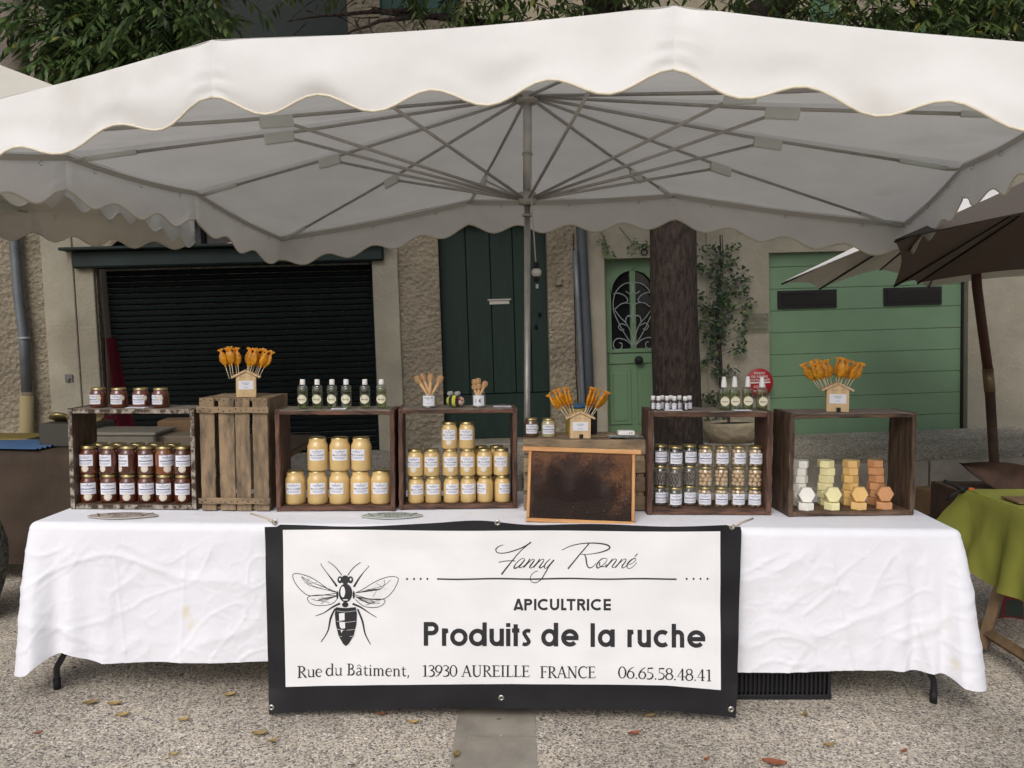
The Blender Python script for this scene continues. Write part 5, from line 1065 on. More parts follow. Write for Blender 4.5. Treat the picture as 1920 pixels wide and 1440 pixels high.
# ================================================================== JARS
def cyl(Rj, off, z0=0):          # wraps a print round a jar, facing -Y
    return lambda x, z: Vector((math.sin(x/Rj)*(Rj+off), -math.cos(x/Rj)*(Rj+off), z0+z))
def jar(Rj, H, honey, lid, label_z, label_w, title=None, seal=None, glass=False, rot=0, name='honey_jar', body_prof=None, lidR=.86, neck=.80):
    B = MB(); prof = [(0, 0), (Rj*.82, 0), (Rj*.95, H*.015), (Rj, H*.06), (Rj, H*neck-H*.10), (Rj*.97, H*(neck-.055)), (Rj*.86, H*(neck+.02)), (Rj*.82, H*(neck+.06)), (Rj*.82, H*.96)]
    B.lathe(prof, 26); parts = [('glass_jar' if glass else 'jar_body', B.mesh('jar_body', [honey]))]
    Lm = MB(); r1 = Rj*lidR; hl = H*.105; Lm.lathe([(r1*.97, H-hl), (r1*1.02, H-hl+.001), (r1*1.02, H-hl+.0035), (r1, H-hl+.005), (r1, H-.003), (r1*.96, H-.0005), (r1*.85, H), (r1*.8, H-.0015), (0, H-.0015)], 26)
    parts.append(('lid', Lm.mesh('lid', [lid])))
    if label_w:
        la = MB(); f = cyl(Rj, .0005); z0, z1 = label_z[0]*H, label_z[1]*H; n = 14
        Mr = RZ(rot); la.grid(n, 1, lambda u, v: Mr @ f((u-.5)*label_w, lerp(z0, z1, v)), 0, True)
        fr = cyl(Rj, .0010); f2 = lambda x, z: Mr @ fr(x, z); zc, hh_ = (z0+z1)/2, (z1-z0)
        for dz, ww, hb in ((.30, .62, .045), (.19, .42, .03), (-.22, .78, .03), (-.32, .6, .03)): put_bar(la, 0, zc+dz*hh_, label_w*ww, hh_*hb, f2, 1, 6)
        put_bar(la, 0, zc+.41*hh_, label_w*.05, hh_*.07, f2, 2)
        if title: put_text(la, title, 0, zc-.02*hh_, label_w*.9, hh_*.13, f2, 2, .01)
        else: put_bar(la, 0, zc-.02*hh_, label_w*.86, hh_*.09, f2, 1, 8)
        parts.append(('label', la.mesh('label', [M_label, M_blue_ink, M_ink])))
    if seal:
        sx, sz, sr = seal; s = MB(); f = cyl(Rj, .0015); Mr = RZ(rot); n = 22
        V = [Mr @ f(sx, sz*H)]+[Mr @ f(sx+sr*rr*math.cos(2*math.pi*k/n), sz*H+sr*rr*math.sin(2*math.pi*k/n)) for rr in (.6, 1*1.0) for k in range(n)]
        F = [(0, 1+k, 1+(k+1) % n) for k in range(n)]+[(1+k, 1+n+k, 1+n+(k+1) % n, 1+(k+1) % n) for k in range(n)]; s.add(V, F, 0, True)
        f3 = cyl(Rj, .0019); m_ = [Mr @ f3(sx+sr*.72*math.cos(2*math.pi*k/n), sz*H+sr*.72*math.sin(2*math.pi*k/n)) for k in range(n+1)]; s.tube(m_, .0003, 3, mat=1)
        parts.append(('seal', s.mesh('seal', [M_seal, M_ink_soft])))
    return parts
def place(parts, name, label, cat, M, group, override=None, extra=None):
    t = thing(name, label, cat, M @ RZ(rnd.uniform(-.10, .10)) if name == 'honey_jar' else M, group)
    for nm, me in parts: MB().build(nm, None, t, None, me)
    return t
GD = 'dark honey jars in the weathered crate'
k1 = CR['c1']
jd = jar(.040, .128, M_honey_dark, M_gold, (.30, .70), .072, None, (0, .215, .0165))
jda = jar(.040, .128, M_honey_amber, M_gold, (.30, .70), .072, None, (0, .215, .0165))
jd_u = [jar(.040, .128, M_honey_dark, M_gold, (.30, .70), .068, None, (x, .215, .0155), rot=r0) for x, r0 in ((0, -.12), (-.005, -.35), (-.008, -.62), (-.004, .0))]
U1 = [164, 202, 238, 272, 306, 341]
for i, u in enumerate(U1):
    x, y = at_crate('c1', u, .065); place(jd, 'honey_jar', f'dark honey jar, {ORD[6][i]} in the bottom row of the weathered whitish crate', 'jar', T(x, y, k1['zb']) @ RZ(rnd.uniform(-.08, .08)+math.atan2(-x, y)*-1*-1*.0+ .35*(-x/3.6)*1.0), GD)
    x, y = at_crate('c1', u+1, .065); P = jda if i == 4 else jd_u[(0, 1, 2, 3, 0, 3)[i]]
    rz = {4: .45, 5: .1}.get(i, 0); lb = 'lighter amber honey jar with label turned right in the upper row of the weathered crate' if i == 4 else f'dark honey jar, {ORD[6][i]} in the upper row of the weathered whitish crate'
    place(P, 'honey_jar', lb, 'jar', T(x, y, k1['zb']+.1285) @ RZ(rz+.35*(-x/3.6)), GD)
jplain = jar(.040, .128, M_honey_dark, M_gold, (.3, .7), 0)
for i, u in enumerate((185, 221, 256, 290, 323)):
    for lv in (0, 1):
        x, y = at_crate('c1', u, .146); place(jplain, 'honey_jar', (f'dark honey jar with only its lid showing behind the upper row, {ORD[5][i]}' if lv else 'dark honey jar hidden behind the front row on the floor of the weathered crate'), 'jar', T(x, y, k1['zb']+.1285*lv), GD if lv else 'hidden jars behind the front row')
js = jar(.0365, .088, M_honey_dark, M_gold, (.18, .66), .06, None, (.022, .50, .0115))
js2 = jar(.0365, .088, M_honey_dark, M_gold, (.18, .66), .056, None, (.029, .50, .0115))
for i, (u, rz) in enumerate(((187, -.25), (225, .05), (266, .0), (303, -.25))):
    x, y = at_crate('c1', u, .075); place((js, js2)[i in (1, 2)], 'honey_jar', f'short dark honey jar, {ORD[4][i]} of four on top of the weathered crate', 'jar', T(x, y, k1['zt']) @ RZ(rz), 'short dark jars on the weathered crate')
# big creamy jars
GB = 'big creamy honey jars'
jb = jar(.046, .150, M_honey_cream, M_gold, (.33, .66), .070, 'MIEL DE LAVANDE', lidR=.80, neck=.82)
for i, (u, rz) in enumerate(((552, .0), (594, .1), (635, -.15), (675, .15), (713, .1))):
    x, y = at_crate('c3', u, .075); place(jb, 'honey_jar', f'big creamy honey jar, {ORD[5][i]} in the bottom row of the reddish crate', 'jar', T(x, y, CR['c3']['zb']) @ RZ(rz-.25*x/3.6), GB)
for i, (u, rz) in enumerate(((595, .0), (636.5, .05), (677, -.25))):
    x, y = at_crate('c3', u, .075); place(jb, 'honey_jar', f'big creamy honey jar, {ORD[3][i]} of the three stacked in the upper row', 'jar', T(x, y, CR['c3']['zb']+.1505) @ RZ(rz-.25*x/3.6), GB)
# medium creamy jars
GM = 'medium creamy honey jars'
jm = jar(.0365, .122, M_honey_cream, M_gold, (.34, .72), .062, 'MIEL DE LAVANDE'); jms = jar(.0365, .122, M_honey_cream, M_gold, (.34, .72), .062, 'MIEL DE LAVANDE', (0, .27, .0135))
c4 = CR['c4']
for i, (u, rz) in enumerate(((779.5, .25), (811.5, .1), (846, .15), (877.5, .0), (909.5, -.7), (942, .35))):
    x, y = at_crate('c4', u, .06); place(jm, 'honey_jar', f'medium creamy honey jar, {ORD[6][i]} in the bottom row left of the pole' if i != 4 else 'medium creamy honey jar with label turned away to the left, fifth in the bottom row', 'jar', T(x, y, c4['zb']) @ RZ(rz), GM)
for i, (u, rz) in enumerate(((778, -.05), (809, .05), (844, .05), (876.5, .02), (908, .0), (940, -.1))):
    x, y = at_crate('c4', u, .06); place(jms, 'honey_jar', f'medium creamy honey jar with round seal, {ORD[6][i]} in the middle row', 'jar', T(x, y, c4['zb']+.1225) @ RZ(rz), GM)
for i, (u, P, l) in enumerate(((842.5, jms, 'with round seal on top of the left pyramid pair'), (875, jm, 'without seal on top of the right pyramid pair'))):
    x, y = at_crate('c4', u, .06); place(P, 'honey_jar', 'medium creamy honey jar '+('with round seal' if i == 0 else 'without seal')+', '+ORD[2][i]+' one on top of the stack', 'jar', T(x, y, c4['zb']+.245) @ RZ(.03), GM)
jmp = jar(.0365, .122, M_honey_cream, M_gold, (.34, .72), 0)
for i, u in enumerate((901, 931)):
    for lv in (0, 1):
        x, y = at_crate('c4', u, .145); place(jmp, 'honey_jar', (f'creamy honey jar behind the middle row, {ORD[2][i]} of two peeking lids' if lv else 'creamy honey jar hidden behind the right end of the bottom row'), 'jar', T(x, y, c4['zb']+.1225*lv), GM if lv else 'hidden creamy jars')
# two jars on the low crate
jt = jar(.0320, .084, M_honey_pale, M_gold, (.2, .68), .058, 'MIEL', (.03, .5, .011)); jt1 = jar(.0320, .084, mat('brown_honey', (.10, .055, .03), .3, coat=1), M_gold, (.2, .68), .058, None, (.03, .5, .011)); jt2 = jar(.0320, .084, M_honey_pale, M_gold, (.2, .68), .058, None)
def on_low(u, off): # position on low crate
    p = M5 @ Vector((0, off, 0)); d = Vector((math.cos(ang5), math.sin(ang5), 0)); r0 = ray(u, 800); det = r0.x*(-d.y)+d.x*r0.y; s = (p.x*(-d.y)+d.x*p.y)/det; return r0.x*s, r0.y*s
x, y = on_low(996, .10); place(jt1, 'honey_jar', 'small brown honey jar with round seal nearest the pole on the low crate', 'jar', T(x, y, c5top), 'small jars on the low crate')
x, y = on_low(1028.5, .09); place(jt2, 'honey_jar', 'small pale honey jar beside the brown one on the low crate', 'jar', T(x, y, c5top), 'small jars on the low crate')
# small clear jars with sweets
M_ball1 = mat('beige_sweet', (.66, .47, .30), .5, var=.12, vscale=60); M_ball2 = mat('grey_sweet', (.20, .165, .155), .55, var=.2, vscale=90)
def sweets(Rj, H, rb, mt, seed, fill=.74):
    r_ = random.Random(seed); m = MB(); z = rb+.002
    while z < H*fill:
        nn = max(3, int(2*math.pi*(Rj-rb-.001)/(rb*2.02))); a0_ = r_.uniform(0, 6)
        for k in range(nn): a2 = a0_+2*math.pi*k/nn; m.ball(((Rj-rb-.0015)*math.cos(a2), (Rj-rb-.0015)*math.sin(a2), z+r_.uniform(-.12, .12)*rb), rb*r_.uniform(.9, 1.0), 8)
        if Rj > rb*2.4: [m.ball(((Rj-3*rb)*math.cos(k*2.1), (Rj-3*rb)*math.sin(k*2.1), z+rb*.5), rb*.95, 8) for k in range(3)]
        z += rb*1.62
    return m.mesh('sweets', [mt])
c6 = CR['c6']; JH = .0895
sw_b = [sweets(.031, JH, .0108, M_ball1, s) for s in (1, 2, 3)]; sw_g = [sweets(.031, JH, .0062, M_ball2, s) for s in (4, 5)]
jc = {}
for tt_ in ('lab', 'nolab'):
    jc[tt_] = jar(.0325, JH, M_glass, M_gold, (.16, .68), .058 if tt_ == 'lab' else 0, None, glass=True, lidR=.90, neck=.80)
U6 = [(1239, .09), (1266.5, .05), (1293.5, .09), (1323.5, .06), (1354, .06), (1385.5, .06), (1417, .055)]
RW = ['bottom', 'middle', 'top']
for i, (u, off) in enumerate(U6):
    for lv in range(3):
        x, y = at_crate('c6', u, off); kind = 'grey' if i < 3 else 'beige'; nm = 'grey sweets' if i < 3 else 'beige round sweets'
        t = place(jc['nolab' if lv == 1 else 'lab'], 'sweet_jar', f'small'+(' unlabelled' if lv == 1 else ' labelled')+f' glass jar of {nm}, {ORD[7][i]} in the {RW[lv]} row', 'jar', T(x, y, c6['zb']+lv*(JH+.0005)) @ RZ(rnd.uniform(-.25, .15)), 'small glass jars of sweets')
        o = MB().build('sweets', None, t, RZ(rnd.uniform(0, 6)), (sw_g[(i+lv) % 2] if i < 3 else sw_b[(i+lv) % 3])); o['kind'] = 'stuff'

# ================================================================== BOTTLES
def bottle_parts(hb, wx, wy, capw, caph, spray=False):
    B = MB(); n = 24; prof = [(0, 0), (.92, 0), (1, .03), (1, .88), (.9, .95), (.42, .985), (.36, 1.0)]
    def sq(a2): c, s = math.cos(a2), math.sin(a2); p = 4 if spray else 2.4; k = (abs(c)**p+abs(s)**p)**(-1/p); return c*k, s*k
    V = []; F = []; k = len(prof)
    for i in range(n):
        c, s = sq(2*math.pi*i/n)
        for r0, z in prof: V.append((c*r0*wx/2, s*r0*wy/2, z*hb))
    for i in range(n):
        j = (i+1) % n
        for q in range(k-1): F.append((i*k+q, j*k+q, j*k+q+1, i*k+q+1) if q else (i*k, j*k+1, i*k+1))
    B.add(V, F, 0, True)
    lq = MB(); V = [(p[0]*.9, p[1]*.9, p[2]*.90+.002) for p in V]; lq.add(V, F, 0, True)
    C = MB()
    if spray: C.lathe([(0, 0), (capw*.95, 0), (capw, .003), (capw*.9, caph*.45), (capw*.62, caph*.9), (capw*.6, caph), (0, caph)], 16, c=(0, 0, hb)); C.tube([(0, 0, hb), (.004, 0, hb*.5), (.012, 0, .006)], .0013, 5, mat=1)
    else: C.lathe([(0, 0), (capw, 0), (capw*1.02, .001), (capw*.96, caph-.002), (capw*.9, caph), (0, caph)], 16, c=(0, 0, hb-.001))
    O = MB(); r_o = .0205; fl = -wy/2-.0008; zc = hb*.40
    O.add([(0, fl, zc)]+[(r_o*.98*math.cos(2*math.pi*q/24), fl+(0 if spray else abs(math.cos(2*math.pi*q/24))**2*.006), zc+r_o*math.sin(2*math.pi*q/24)) for q in range(24)], [(0, 1+q, 1+(q+1) % 24) for q in range(24)], 0, True)
    O.tube([((q/22-.5)*r_o*1.35, fl-.0010+(0 if spray else (abs(q/22-.5)*1.35)**2*.006), zc-.002+.0022*math.sin(q*1.9)*(1.35 if q in (2, 3, 4, 9) else 1)) for q in range(23)], .0007, 4, mat=1)
    O.tube([(r_o*.9*math.cos(R(q)), fl-.0004, zc+r_o*.9*math.sin(R(q))) for q in range(40, 141, 10)], .0004, 3, mat=2)
    return [('glass', B.mesh('bottle_glass', [M_glass])), ('liquid', lq.mesh('liquid', [M_liquid])), ('cap', C.mesh('cap', [M_white_plastic, M_patch])), ('oval_label', O.mesh('oval_label', [M_oval, mat('violet_ink', (.09, .06, .12), .6) , M_ink_soft]))]
bp1 = bottle_parts(.108, .046, .034, .0115, .0235)
for i, u in enumerate((568.7, 596, 623.7, 650, 685, 715.7)):
    x, y = at_crate('c3', u, .07); place(bp1, 'bottle', f'clear pale green bottle with white cap, {ORD[6][i]} of six on the reddish crate', 'bottle', T(x, y, CR['c3']['zt']) @ RZ(rnd.uniform(-.1, .1)), 'white capped bottles')
bp2 = bottle_parts(.100, .046, .030, .0125, .046, True)
for i, (u, sc_) in enumerate(((1356, 1), (1376, .97), (1400.5, .97), (1427, .95))):
    x, y = at_crate('c6', u, .05+.012*i*(i < 3)); place(bp2, 'spray_bottle', f'clear pale green spray bottle, {ORD[4][i]} of four on the dark crate', 'bottle', T(x, y, c6['zt']) @ RZ(rnd.uniform(-.15, .15)), 'spray bottles')
Bm = MB(); Bm.lathe([(0, 0), (.0102, 0), (.0112, .002), (.0112, .036), (.008, .041), (.0065, .043)], 14); Cm = MB(); Cm.lathe([(0, .062), (.0085, .0615), (.0095, .059), (.0098, .043), (.0065, .0425)], 14)
Lb = MB(); f = cyl(.0112, .0003); Lb.grid(8, 1, lambda u, v: f((u-.5)*.022, .005+.026*v), 0, True); f2 = cyl(.0112, .0006); [put_bar(Lb, 0, z, .016, .0012, f2, 1, 3) for z in (.026, .021, .013, .009)]
vial = [('bottle_body', Bm.mesh('vial', [M_amber_glass])), ('cap', Cm.mesh('cap', [M_white_plastic])), ('label', Lb.mesh('label', [M_label, M_blue_ink]))]
for i, (u, off, rz) in enumerate(((1224, .06, .25), (1234, .045, 0), (1250, .05, .1), (1263.5, .045, 0), (1284, .04, .75), (1241, .08, .2), (1257, .085, .2), (1273, .075, .25), (1292, .07, .3))):
    x, y = at_crate('c6', u, off); fr = off <= .06
    place(vial, 'dropper_bottle', (f'tiny dark bottle with white cap, {ORD[5][i]} in the front row' if fr else f'tiny dark bottle with white cap, {ORD[4][i-5]} in the back row')+' of the cluster', 'bottle', T(x, y, c6['zt']) @ RZ(rz), 'tiny dark bottles')

# ================================================================== LOLLIPOPS AND HOLDERS
def lolly_parts(ln=.055, flat=.45, seed=0):
    r_ = random.Random(seed); S = MB(); S.tube([(0, 0, 0), (0, 0, .085)], .0017, 6); C = MB(); n = 14; k = 12; V = []; F = []
    for j in range(k+1):
        t_ = j/k; rr = .0180*math.sin(math.pi*min(1, t_*.98+.01))**.65*(1 if t_ < .5 else .97)
        for i in range(n): a2 = 2*math.pi*i/n; q = 1+.09*math.sin(3*a2+seed)+.06*r_.uniform(-1, 1); V.append((rr*q*math.cos(a2), rr*q*flat*math.sin(a2), .062+ln*t_))
    for j in range(k):
        for i in range(n): l = (i+1) % n; F.append((j*n+i, j*n+l, (j+1)*n+l, (j+1)*n+i))
    C.add(V, F, 0, True); C.lathe([(.0055, .058), (.0028, .064), (.0045, .070)], 8); Wp = MB(); z = .062+ln
    for q in range(7):
        a2 = 2*math.pi*q/7+r_.uniform(-.3, .3); d = Vector((math.cos(a2), math.sin(a2)*.6, 0))*1.25; s = Vector((-math.sin(a2), math.cos(a2)*.6, 0))*1.25; h_ = r_.uniform(.010, .017)
        Wp.add([Vector((0, 0, z-.006)), d*.003+s*.002+Vector((0, 0, z)), d*.010+s*.006+Vector((0, 0, z+h_)), d*.011-s*.006+Vector((0, 0, z+h_*.8)), d*.003-s*.002+Vector((0, 0, z))], [(0, 1, 4), (1, 2, 3, 4)], 0, True)
    Wp.lathe([(.0062, z-.007), (.0045, z-.001), (.006, z+.002)], 8)
    return [('stick', S.mesh('stick', [M_stick])), ('candy', C.mesh('candy', [M_orange])), ('wrapper', Wp.mesh('wrapper', [M_wrap]))]
LP = [lolly_parts(.064, .5, s) for s in range(4)]; LPT = [lolly_parts(.072, .42, s+7) for s in range(3)]
def holder(M, label, W_, Hh, D_, notch, side):
    t = thing('lollipop_holder', label, 'lollipop holder', M, 'wooden house shaped lollipop holders')
    m = MB(); m.box((0, 0, Hh*.42), (W_, D_, Hh*.84), bev=.0015); h0, h1 = Hh*.84, Hh*1.0
    for y in (-D_/2+.004, D_/2-.004): m.add([(-W_/2, y-.004, h0), (W_/2, y-.004, h0), (0, y-.004, h1+.004), (-W_/2, y+.004, h0), (W_/2, y+.004, h0), (0, y+.004, h1+.004)], [(0, 1, 2), (5, 4, 3), (0, 2, 5, 3), (1, 4, 5, 2)])
    m.build('box_body', M_pine, t); ov = .018; ang_ = math.atan2(h1-h0+.004, W_/2)
    for sg in (-1, 1):
        Lr = (W_/2+ov)/math.cos(ang_); Mr = T(sg*(W_/2+ov)/2, 0, (h1+.007)-(W_/2+ov)/2*math.tan(ang_)) @ RY(sg*ang_); b = MB(); b.box((0, 0, .003), (Lr, D_+.012, .008), M=Mr, bev=.001); rp = b.build('roof_panel', M_pine, t)
        b = MB()
        for i in range(3):
            for j in range(3): b.lathe([(0, .0), (.0028, 0)], 8, M=Mr @ T((i-1)*Lr*.28, (j-1)*D_*.28, .0075))
        b.build('stick_hole', M_dipper_dark, rp)
    b = MB(); f = lambda x, z: Vector((x, -D_/2-.0016, z)); zc = Hh*.50
    b.box((0, -D_/2-.0008, zc), (W_*.74, .0012, Hh*.36)); put_text(b, 'SUCETTE', 0, zc+Hh*.09, W_*.36, Hh*.045, f, 1, .01); put_text(b, 'au MIEL', 0, zc+Hh*.035, W_*.26, Hh*.035, f, 1, .01); put_text(b, '0,50 €', 0, zc-Hh*.09, W_*.22, Hh*.04, f, 1, .01)
    b.build('price_card', [M_label, M_blue_ink], t)
    if notch: b = MB(); b.box((.004, -D_/2-.0006, .010), (.018, .0015, .018)); b.build('entrance_slot', M_rubber, t)
    return t
def aim(base, head): z = (head-base).normalized(); x = Vector((1, 0, 0)); x = (x-z*x.dot(z)).normalized(); y = z.cross(x); return Matrix(((x.x, y.x, z.x, base.x), (x.y, y.y, z.y, base.y), (x.z, y.z, z.z, base.z), (0, 0, 0, 1)))
def lollies(hpx, Y, zb, bx, group, lab, parts, rz=0):
    um = (min(h[0] for h in hpx)+max(h[0] for h in hpx))/2; hpx = sorted(hpx, key=lambda h: h[0] > um); nl = sum(1 for h in hpx if h[0] <= um)
    for i, (u, v, bu) in enumerate(hpx):
        yy = Y+((i % 3)-1)*.018; head = un(u, v, yy); b_ = un(bu, 700, Y+((i % 3)-1)*.013); base = Vector((b_.x, b_.y, zb)); d = (head-base).normalized(); root = head-d*.088
        if root.z > zb: root = base+Vector((0, 0, -.005))
        place(parts[i % len(parts)], 'lollipop', lab+(', left bunch' if i < nl else ', right bunch'), 'lollipop', aim(root, head) @ RZ(rz+rnd.uniform(-.5, .5)), group)
# holder on the upright crate
p = M2 @ Vector((0, .075, 0)); b_ = un(457, 700, p.y); 
MH = T(b_.x-.002, p.y+.02, c2top) @ RZ(-.28)*1 if False else T(b_.x+.004, p.y+.02, c2top) @ RZ(.28)
holder(MH, 'pale wooden lollipop holder on the upright slatted crate', .085, .108, .08, False, 1)
lollies([(417, 668, 430), (427, 664, 434), (440, 659, 444), (433, 672, 438), (445, 667, 448), (467, 663, 462), (476, 668, 466), (484, 656, 470), (490, 668, 474), (500, 660, 480), (506, 668, 484), (495, 656, 478), (470, 655, 465)], p.y+.02, c2top+.085, 0, 'lollipops on the upright crate', 'orange honey lollipop in the holder on the upright slatted crate', LP)
x, y = on_low(1087, .07); holder(T(x, y, c5top) @ RZ(0), 'wooden lollipop holder with entrance slot on the low crate', .092, .108, .075, True, 0)
lollies([(1042, 757, 1067), (1050, 753, 1068), (1057, 751, 1073), (1063, 748, 1075), (1069, 746, 1080), (1047, 748, 1070), (1103, 748, 1093), (1110, 747, 1097), (1117, 749, 1099), (1125, 752, 1104), (1131, 750, 1107), (1107, 742, 1095)], y, c5top+.088, 0, 'lollipops on the low crate', 'orange wrapped honey lollipop in the holder on the low crate', LPT, 1.1)
x, y = at_crate('c7', 1568, .085); holder(T(x, y, CR['c7']['zt']) @ RZ(-.30), 'wooden lollipop holder on the crate of soaps', .092, .114, .085, True, -1)
lollies([(1510, 692, 1540), (1518, 697, 1545), (1528, 694, 1550), (1534, 689, 1554), (1545, 690, 1558), (1553, 688, 1562), (1524, 688, 1547), (1540, 697, 1555), (1570, 687, 1567), (1577, 690, 1570), (1586, 689, 1574), (1596, 693, 1579), (1604, 692, 1583), (1613, 690, 1588), (1582, 697, 1573)], y, CR['c7']['zt']+.092, 0, 'lollipops on the crate of soaps', 'orange wrapped honey lollipop in the holder on the crate of soaps', LPT+LP)

# ================================================================== DIPPERS, TOY BEE, CARDS
def dipper(M, label, ln, r0, group, dark=True):
    t = thing('honey_dipper', label, 'honey dipper', M, group); m = MB(); m.tube([(0, 0, 0), (0, 0, ln*.8)], lambda s: r0*(.36+.32*s), 8); m.build('handle', M_dipper, t)
    m = MB(); z = ln*.78; g_ = ln*.035; n = 6
    for k in range(n):
        rr = r0*(.8+.5*math.sin(math.pi*(k+.6)/n)); m.lathe([(0, z), (rr, z), (rr*1.03, z+g_*.4), (rr, z+g_*.8), (0, z+g_*.8)], 12); m.lathe([(rr*.72, z+g_*.8), (rr*.72, z+g_*1.25)], 10, mat=1) if dark else None; z += g_*1.2
    m.build('grooved_head', [M_dipper, M_dipper_dark], t)
def glass_pot(M, label, Rg, Hg, lines):
    t = thing('glass_pot', label, 'jar', M); m = MB(); m.lathe([(0, .003), (Rg*.95, .003), (Rg, .008), (Rg, Hg*.75), (Rg*.86, Hg*.88), (Rg*.9, Hg)], 22); m.build('glass', M_glass, t)
    b = MB(); f = cyl(Rg, .0006); f2 = cyl(Rg, .0011); b.grid(8, 1, lambda u, v: f((u-.5)*Rg*1.75, lerp(Hg*.12, Hg*.78, v)), 0, True)
    for s, z, ww, h_ in lines: put_text(b, s, 0, z*Hg, ww*Rg, h_*Hg, f2, 1, .005)
    b.build('price_label', [M_label, M_ink], t); MB().lathe([(0, .0), (Rg*.9, 0), (Rg*.9, .006), (0, .007)], 18).build('pot_base', M_steel, t)
x, y = at_crate('c4', 805, .075); zt4 = c4['zt']; glass_pot(T(x, y, zt4), 'glass pot of striped honey dippers with a printed price label', .033, .070, [('CUILLERE A MIEL', .64, 1.3, .07), ('BOIS', .53, .4, .05), ('4,50 €', .27, .5, .07)])
for i, (u, v) in enumerate(((780, 706), (791, 702), (808, 701), (828, 706))):
    h_ = un(u, v, y+(.01 if i % 2 else -.01)); b_ = Vector((x+(.02 if u < 800 else -.012)*(1 if i != 2 else .0), y, zt4+.012)); L_ = (h_-b_).length
    dipper(aim(b_, h_), f'long honey dipper with striped head, {ORD[4][i]} of four in the labelled glass pot', L_, .0115, 'long honey dippers')
x, y = at_crate('c4', 898, .075); glass_pot(T(x, y, zt4), 'glass pot of small pale dippers with a handwritten 1 € label', .031, .070, [('1 €', .45, .85, .26)])
for i, (u, v) in enumerate(((889, 712), (897, 710), (889, 722), (898, 721), (911, 716))):
    h_ = un(u, v, y+(.012 if i < 2 else -.008)); b_ = Vector((x+(-.004 if i < 4 else -.012), y, zt4+.012)); dipper(aim(b_, h_), 'small pale wooden dipper in the pot marked 1 €', (h_-b_).length, .0105, 'small dippers', False)
# toy bee
x, y = at_crate('c4', 853, .075); t = thing('toy_bee', 'black and yellow plush toy bee between the two dipper pots', 'soft toy', T(x, y, zt4) @ RZ(-.25))
M_fuzzb = mat('black_plush', (.012, .011, .011), 1, bump=1, bscale=400, bdist=.002, sheen=.3); M_fuzzy = mat('yellow_plush', (.50, .52, .07), 1, bump=1, bscale=400, bdist=.002); M_face = mat('pink_face', (.55, .38, .31), .9)
prof = []; m = MB(); nb = 26; K = 20
def br_(t_): return .0275*math.sin(math.pi*min(1, max(0, t_)))**.42
V = []; F = []; MI = []
for j in range(nb+1):
    t_ = j/nb
    for i in range(K): a2 = 2*math.pi*i/K; r0 = br_(t_); V.append((-.042+.084*t_, r0*math.cos(a2), .028+r0*math.sin(a2)))
for j in range(nb):
    t_ = (j+.5)/nb; mi = 1 if (.10 < t_ < .24 or .44 < t_ < .62) else 0
    m.add(V[j*K:(j+2)*K], [(i, (i+1) % K, K+(i+1) % K, K+i) for i in range(K)], mi, True)
m.build('striped_body', [M_fuzzb, M_fuzzy], t)
m = MB(); m.ball((.032, -.006, .028), .0195, 14, sc_=(.75, 1, 1)); m.build('face', M_face, t)
for s in ((.040, -.020, .034), (.046, -.004, .035)): m = MB(); m.ball(s, .0042, 8); m.build('eye', M_rubber, t)
m = MB(); m.ball((.030, -.0265, .040), .006, 8); m.build('cheek', M_red, t)
for yy in (-.012, .014):
    for dx in (-.022, .012): m = MB(); m.ball((dx, yy, .062), .011, 10, sc_=(1.0, .3, .9)); m.build('wing', mat('wing_grey', (.42, .42, .40), .7, translucent=.3), t)
# price cards lying on crate tops
def card(k, u, off, wd, label, z=None):
    x, y = at_crate(k, u, off); m = MB(); m.box((0, 0, .0012), (wd, .05, .0018)); [m.add([(-wd*.35, -.012+q*.012, .00225), (wd*.3, -.012+q*.012, .00225), (wd*.3, -.009+q*.012, .00225), (-wd*.35, -.009+q*.012, .00225)], [(0, 1, 2, 3)], 1) for q in range(3)]
    tag(m.build('price_card', [M_label, M_blue_ink], None, T(x, y, CR[k]['zt']+.002) @ RZ(rnd.uniform(-.1, .1))), label, 'card', 'price cards on the crates')
card('c1', 258, .026, .085, 'white price card lying before the short dark jars'); card('c3', 636, .027, .065, 'white price card lying before the white capped bottles'); card('c4', 942, .06, .08, 'white card at the right end of the crate with the toy bee')
card('c6', 1262, .022, .075, 'white price card lying before the tiny dark bottles'); card('c6', 1390, .022, .075, 'white price card lying before the spray bottles')
# folded papers and small device on the low crate
x, y = on_low(1172, .06); t = thing('paper_sheets', 'crumpled printed sheets under the small white device on the low crate', 'papers', T(x, y, c5top)); r_ = random.Random(2)
for k in range(3): m = MB(); m.grid(10, 6, lambda u, v, k=k: Vector(((u-.5)*.15, (v-.5)*.09, .003+k*.003+.004*abs(noise.noise(Vector((u*4, v*4, k)))))), 0, False, M=RZ(.1*k-.08)); m.build('sheet', mat('newsprint', (.36, .37, .33), .9, c2=(.12, .16, .15), vscale=60, lo=.42, hi=.5), t)
t = thing('card_reader', 'small white electronic device lying on the crumpled sheets', 'device', T(x+.004, y-.005, c5top+.014)); m = MB(); m.box((0, 0, .010), (.075, .05, .020), bev=.004); m.build('case', M_white_plastic, t)
m = MB(); [m.box((dx, -.0255, .012), (.005, .0015, .004)) for dx in (.012, .022)]; m.build('button', M_rubber, t)
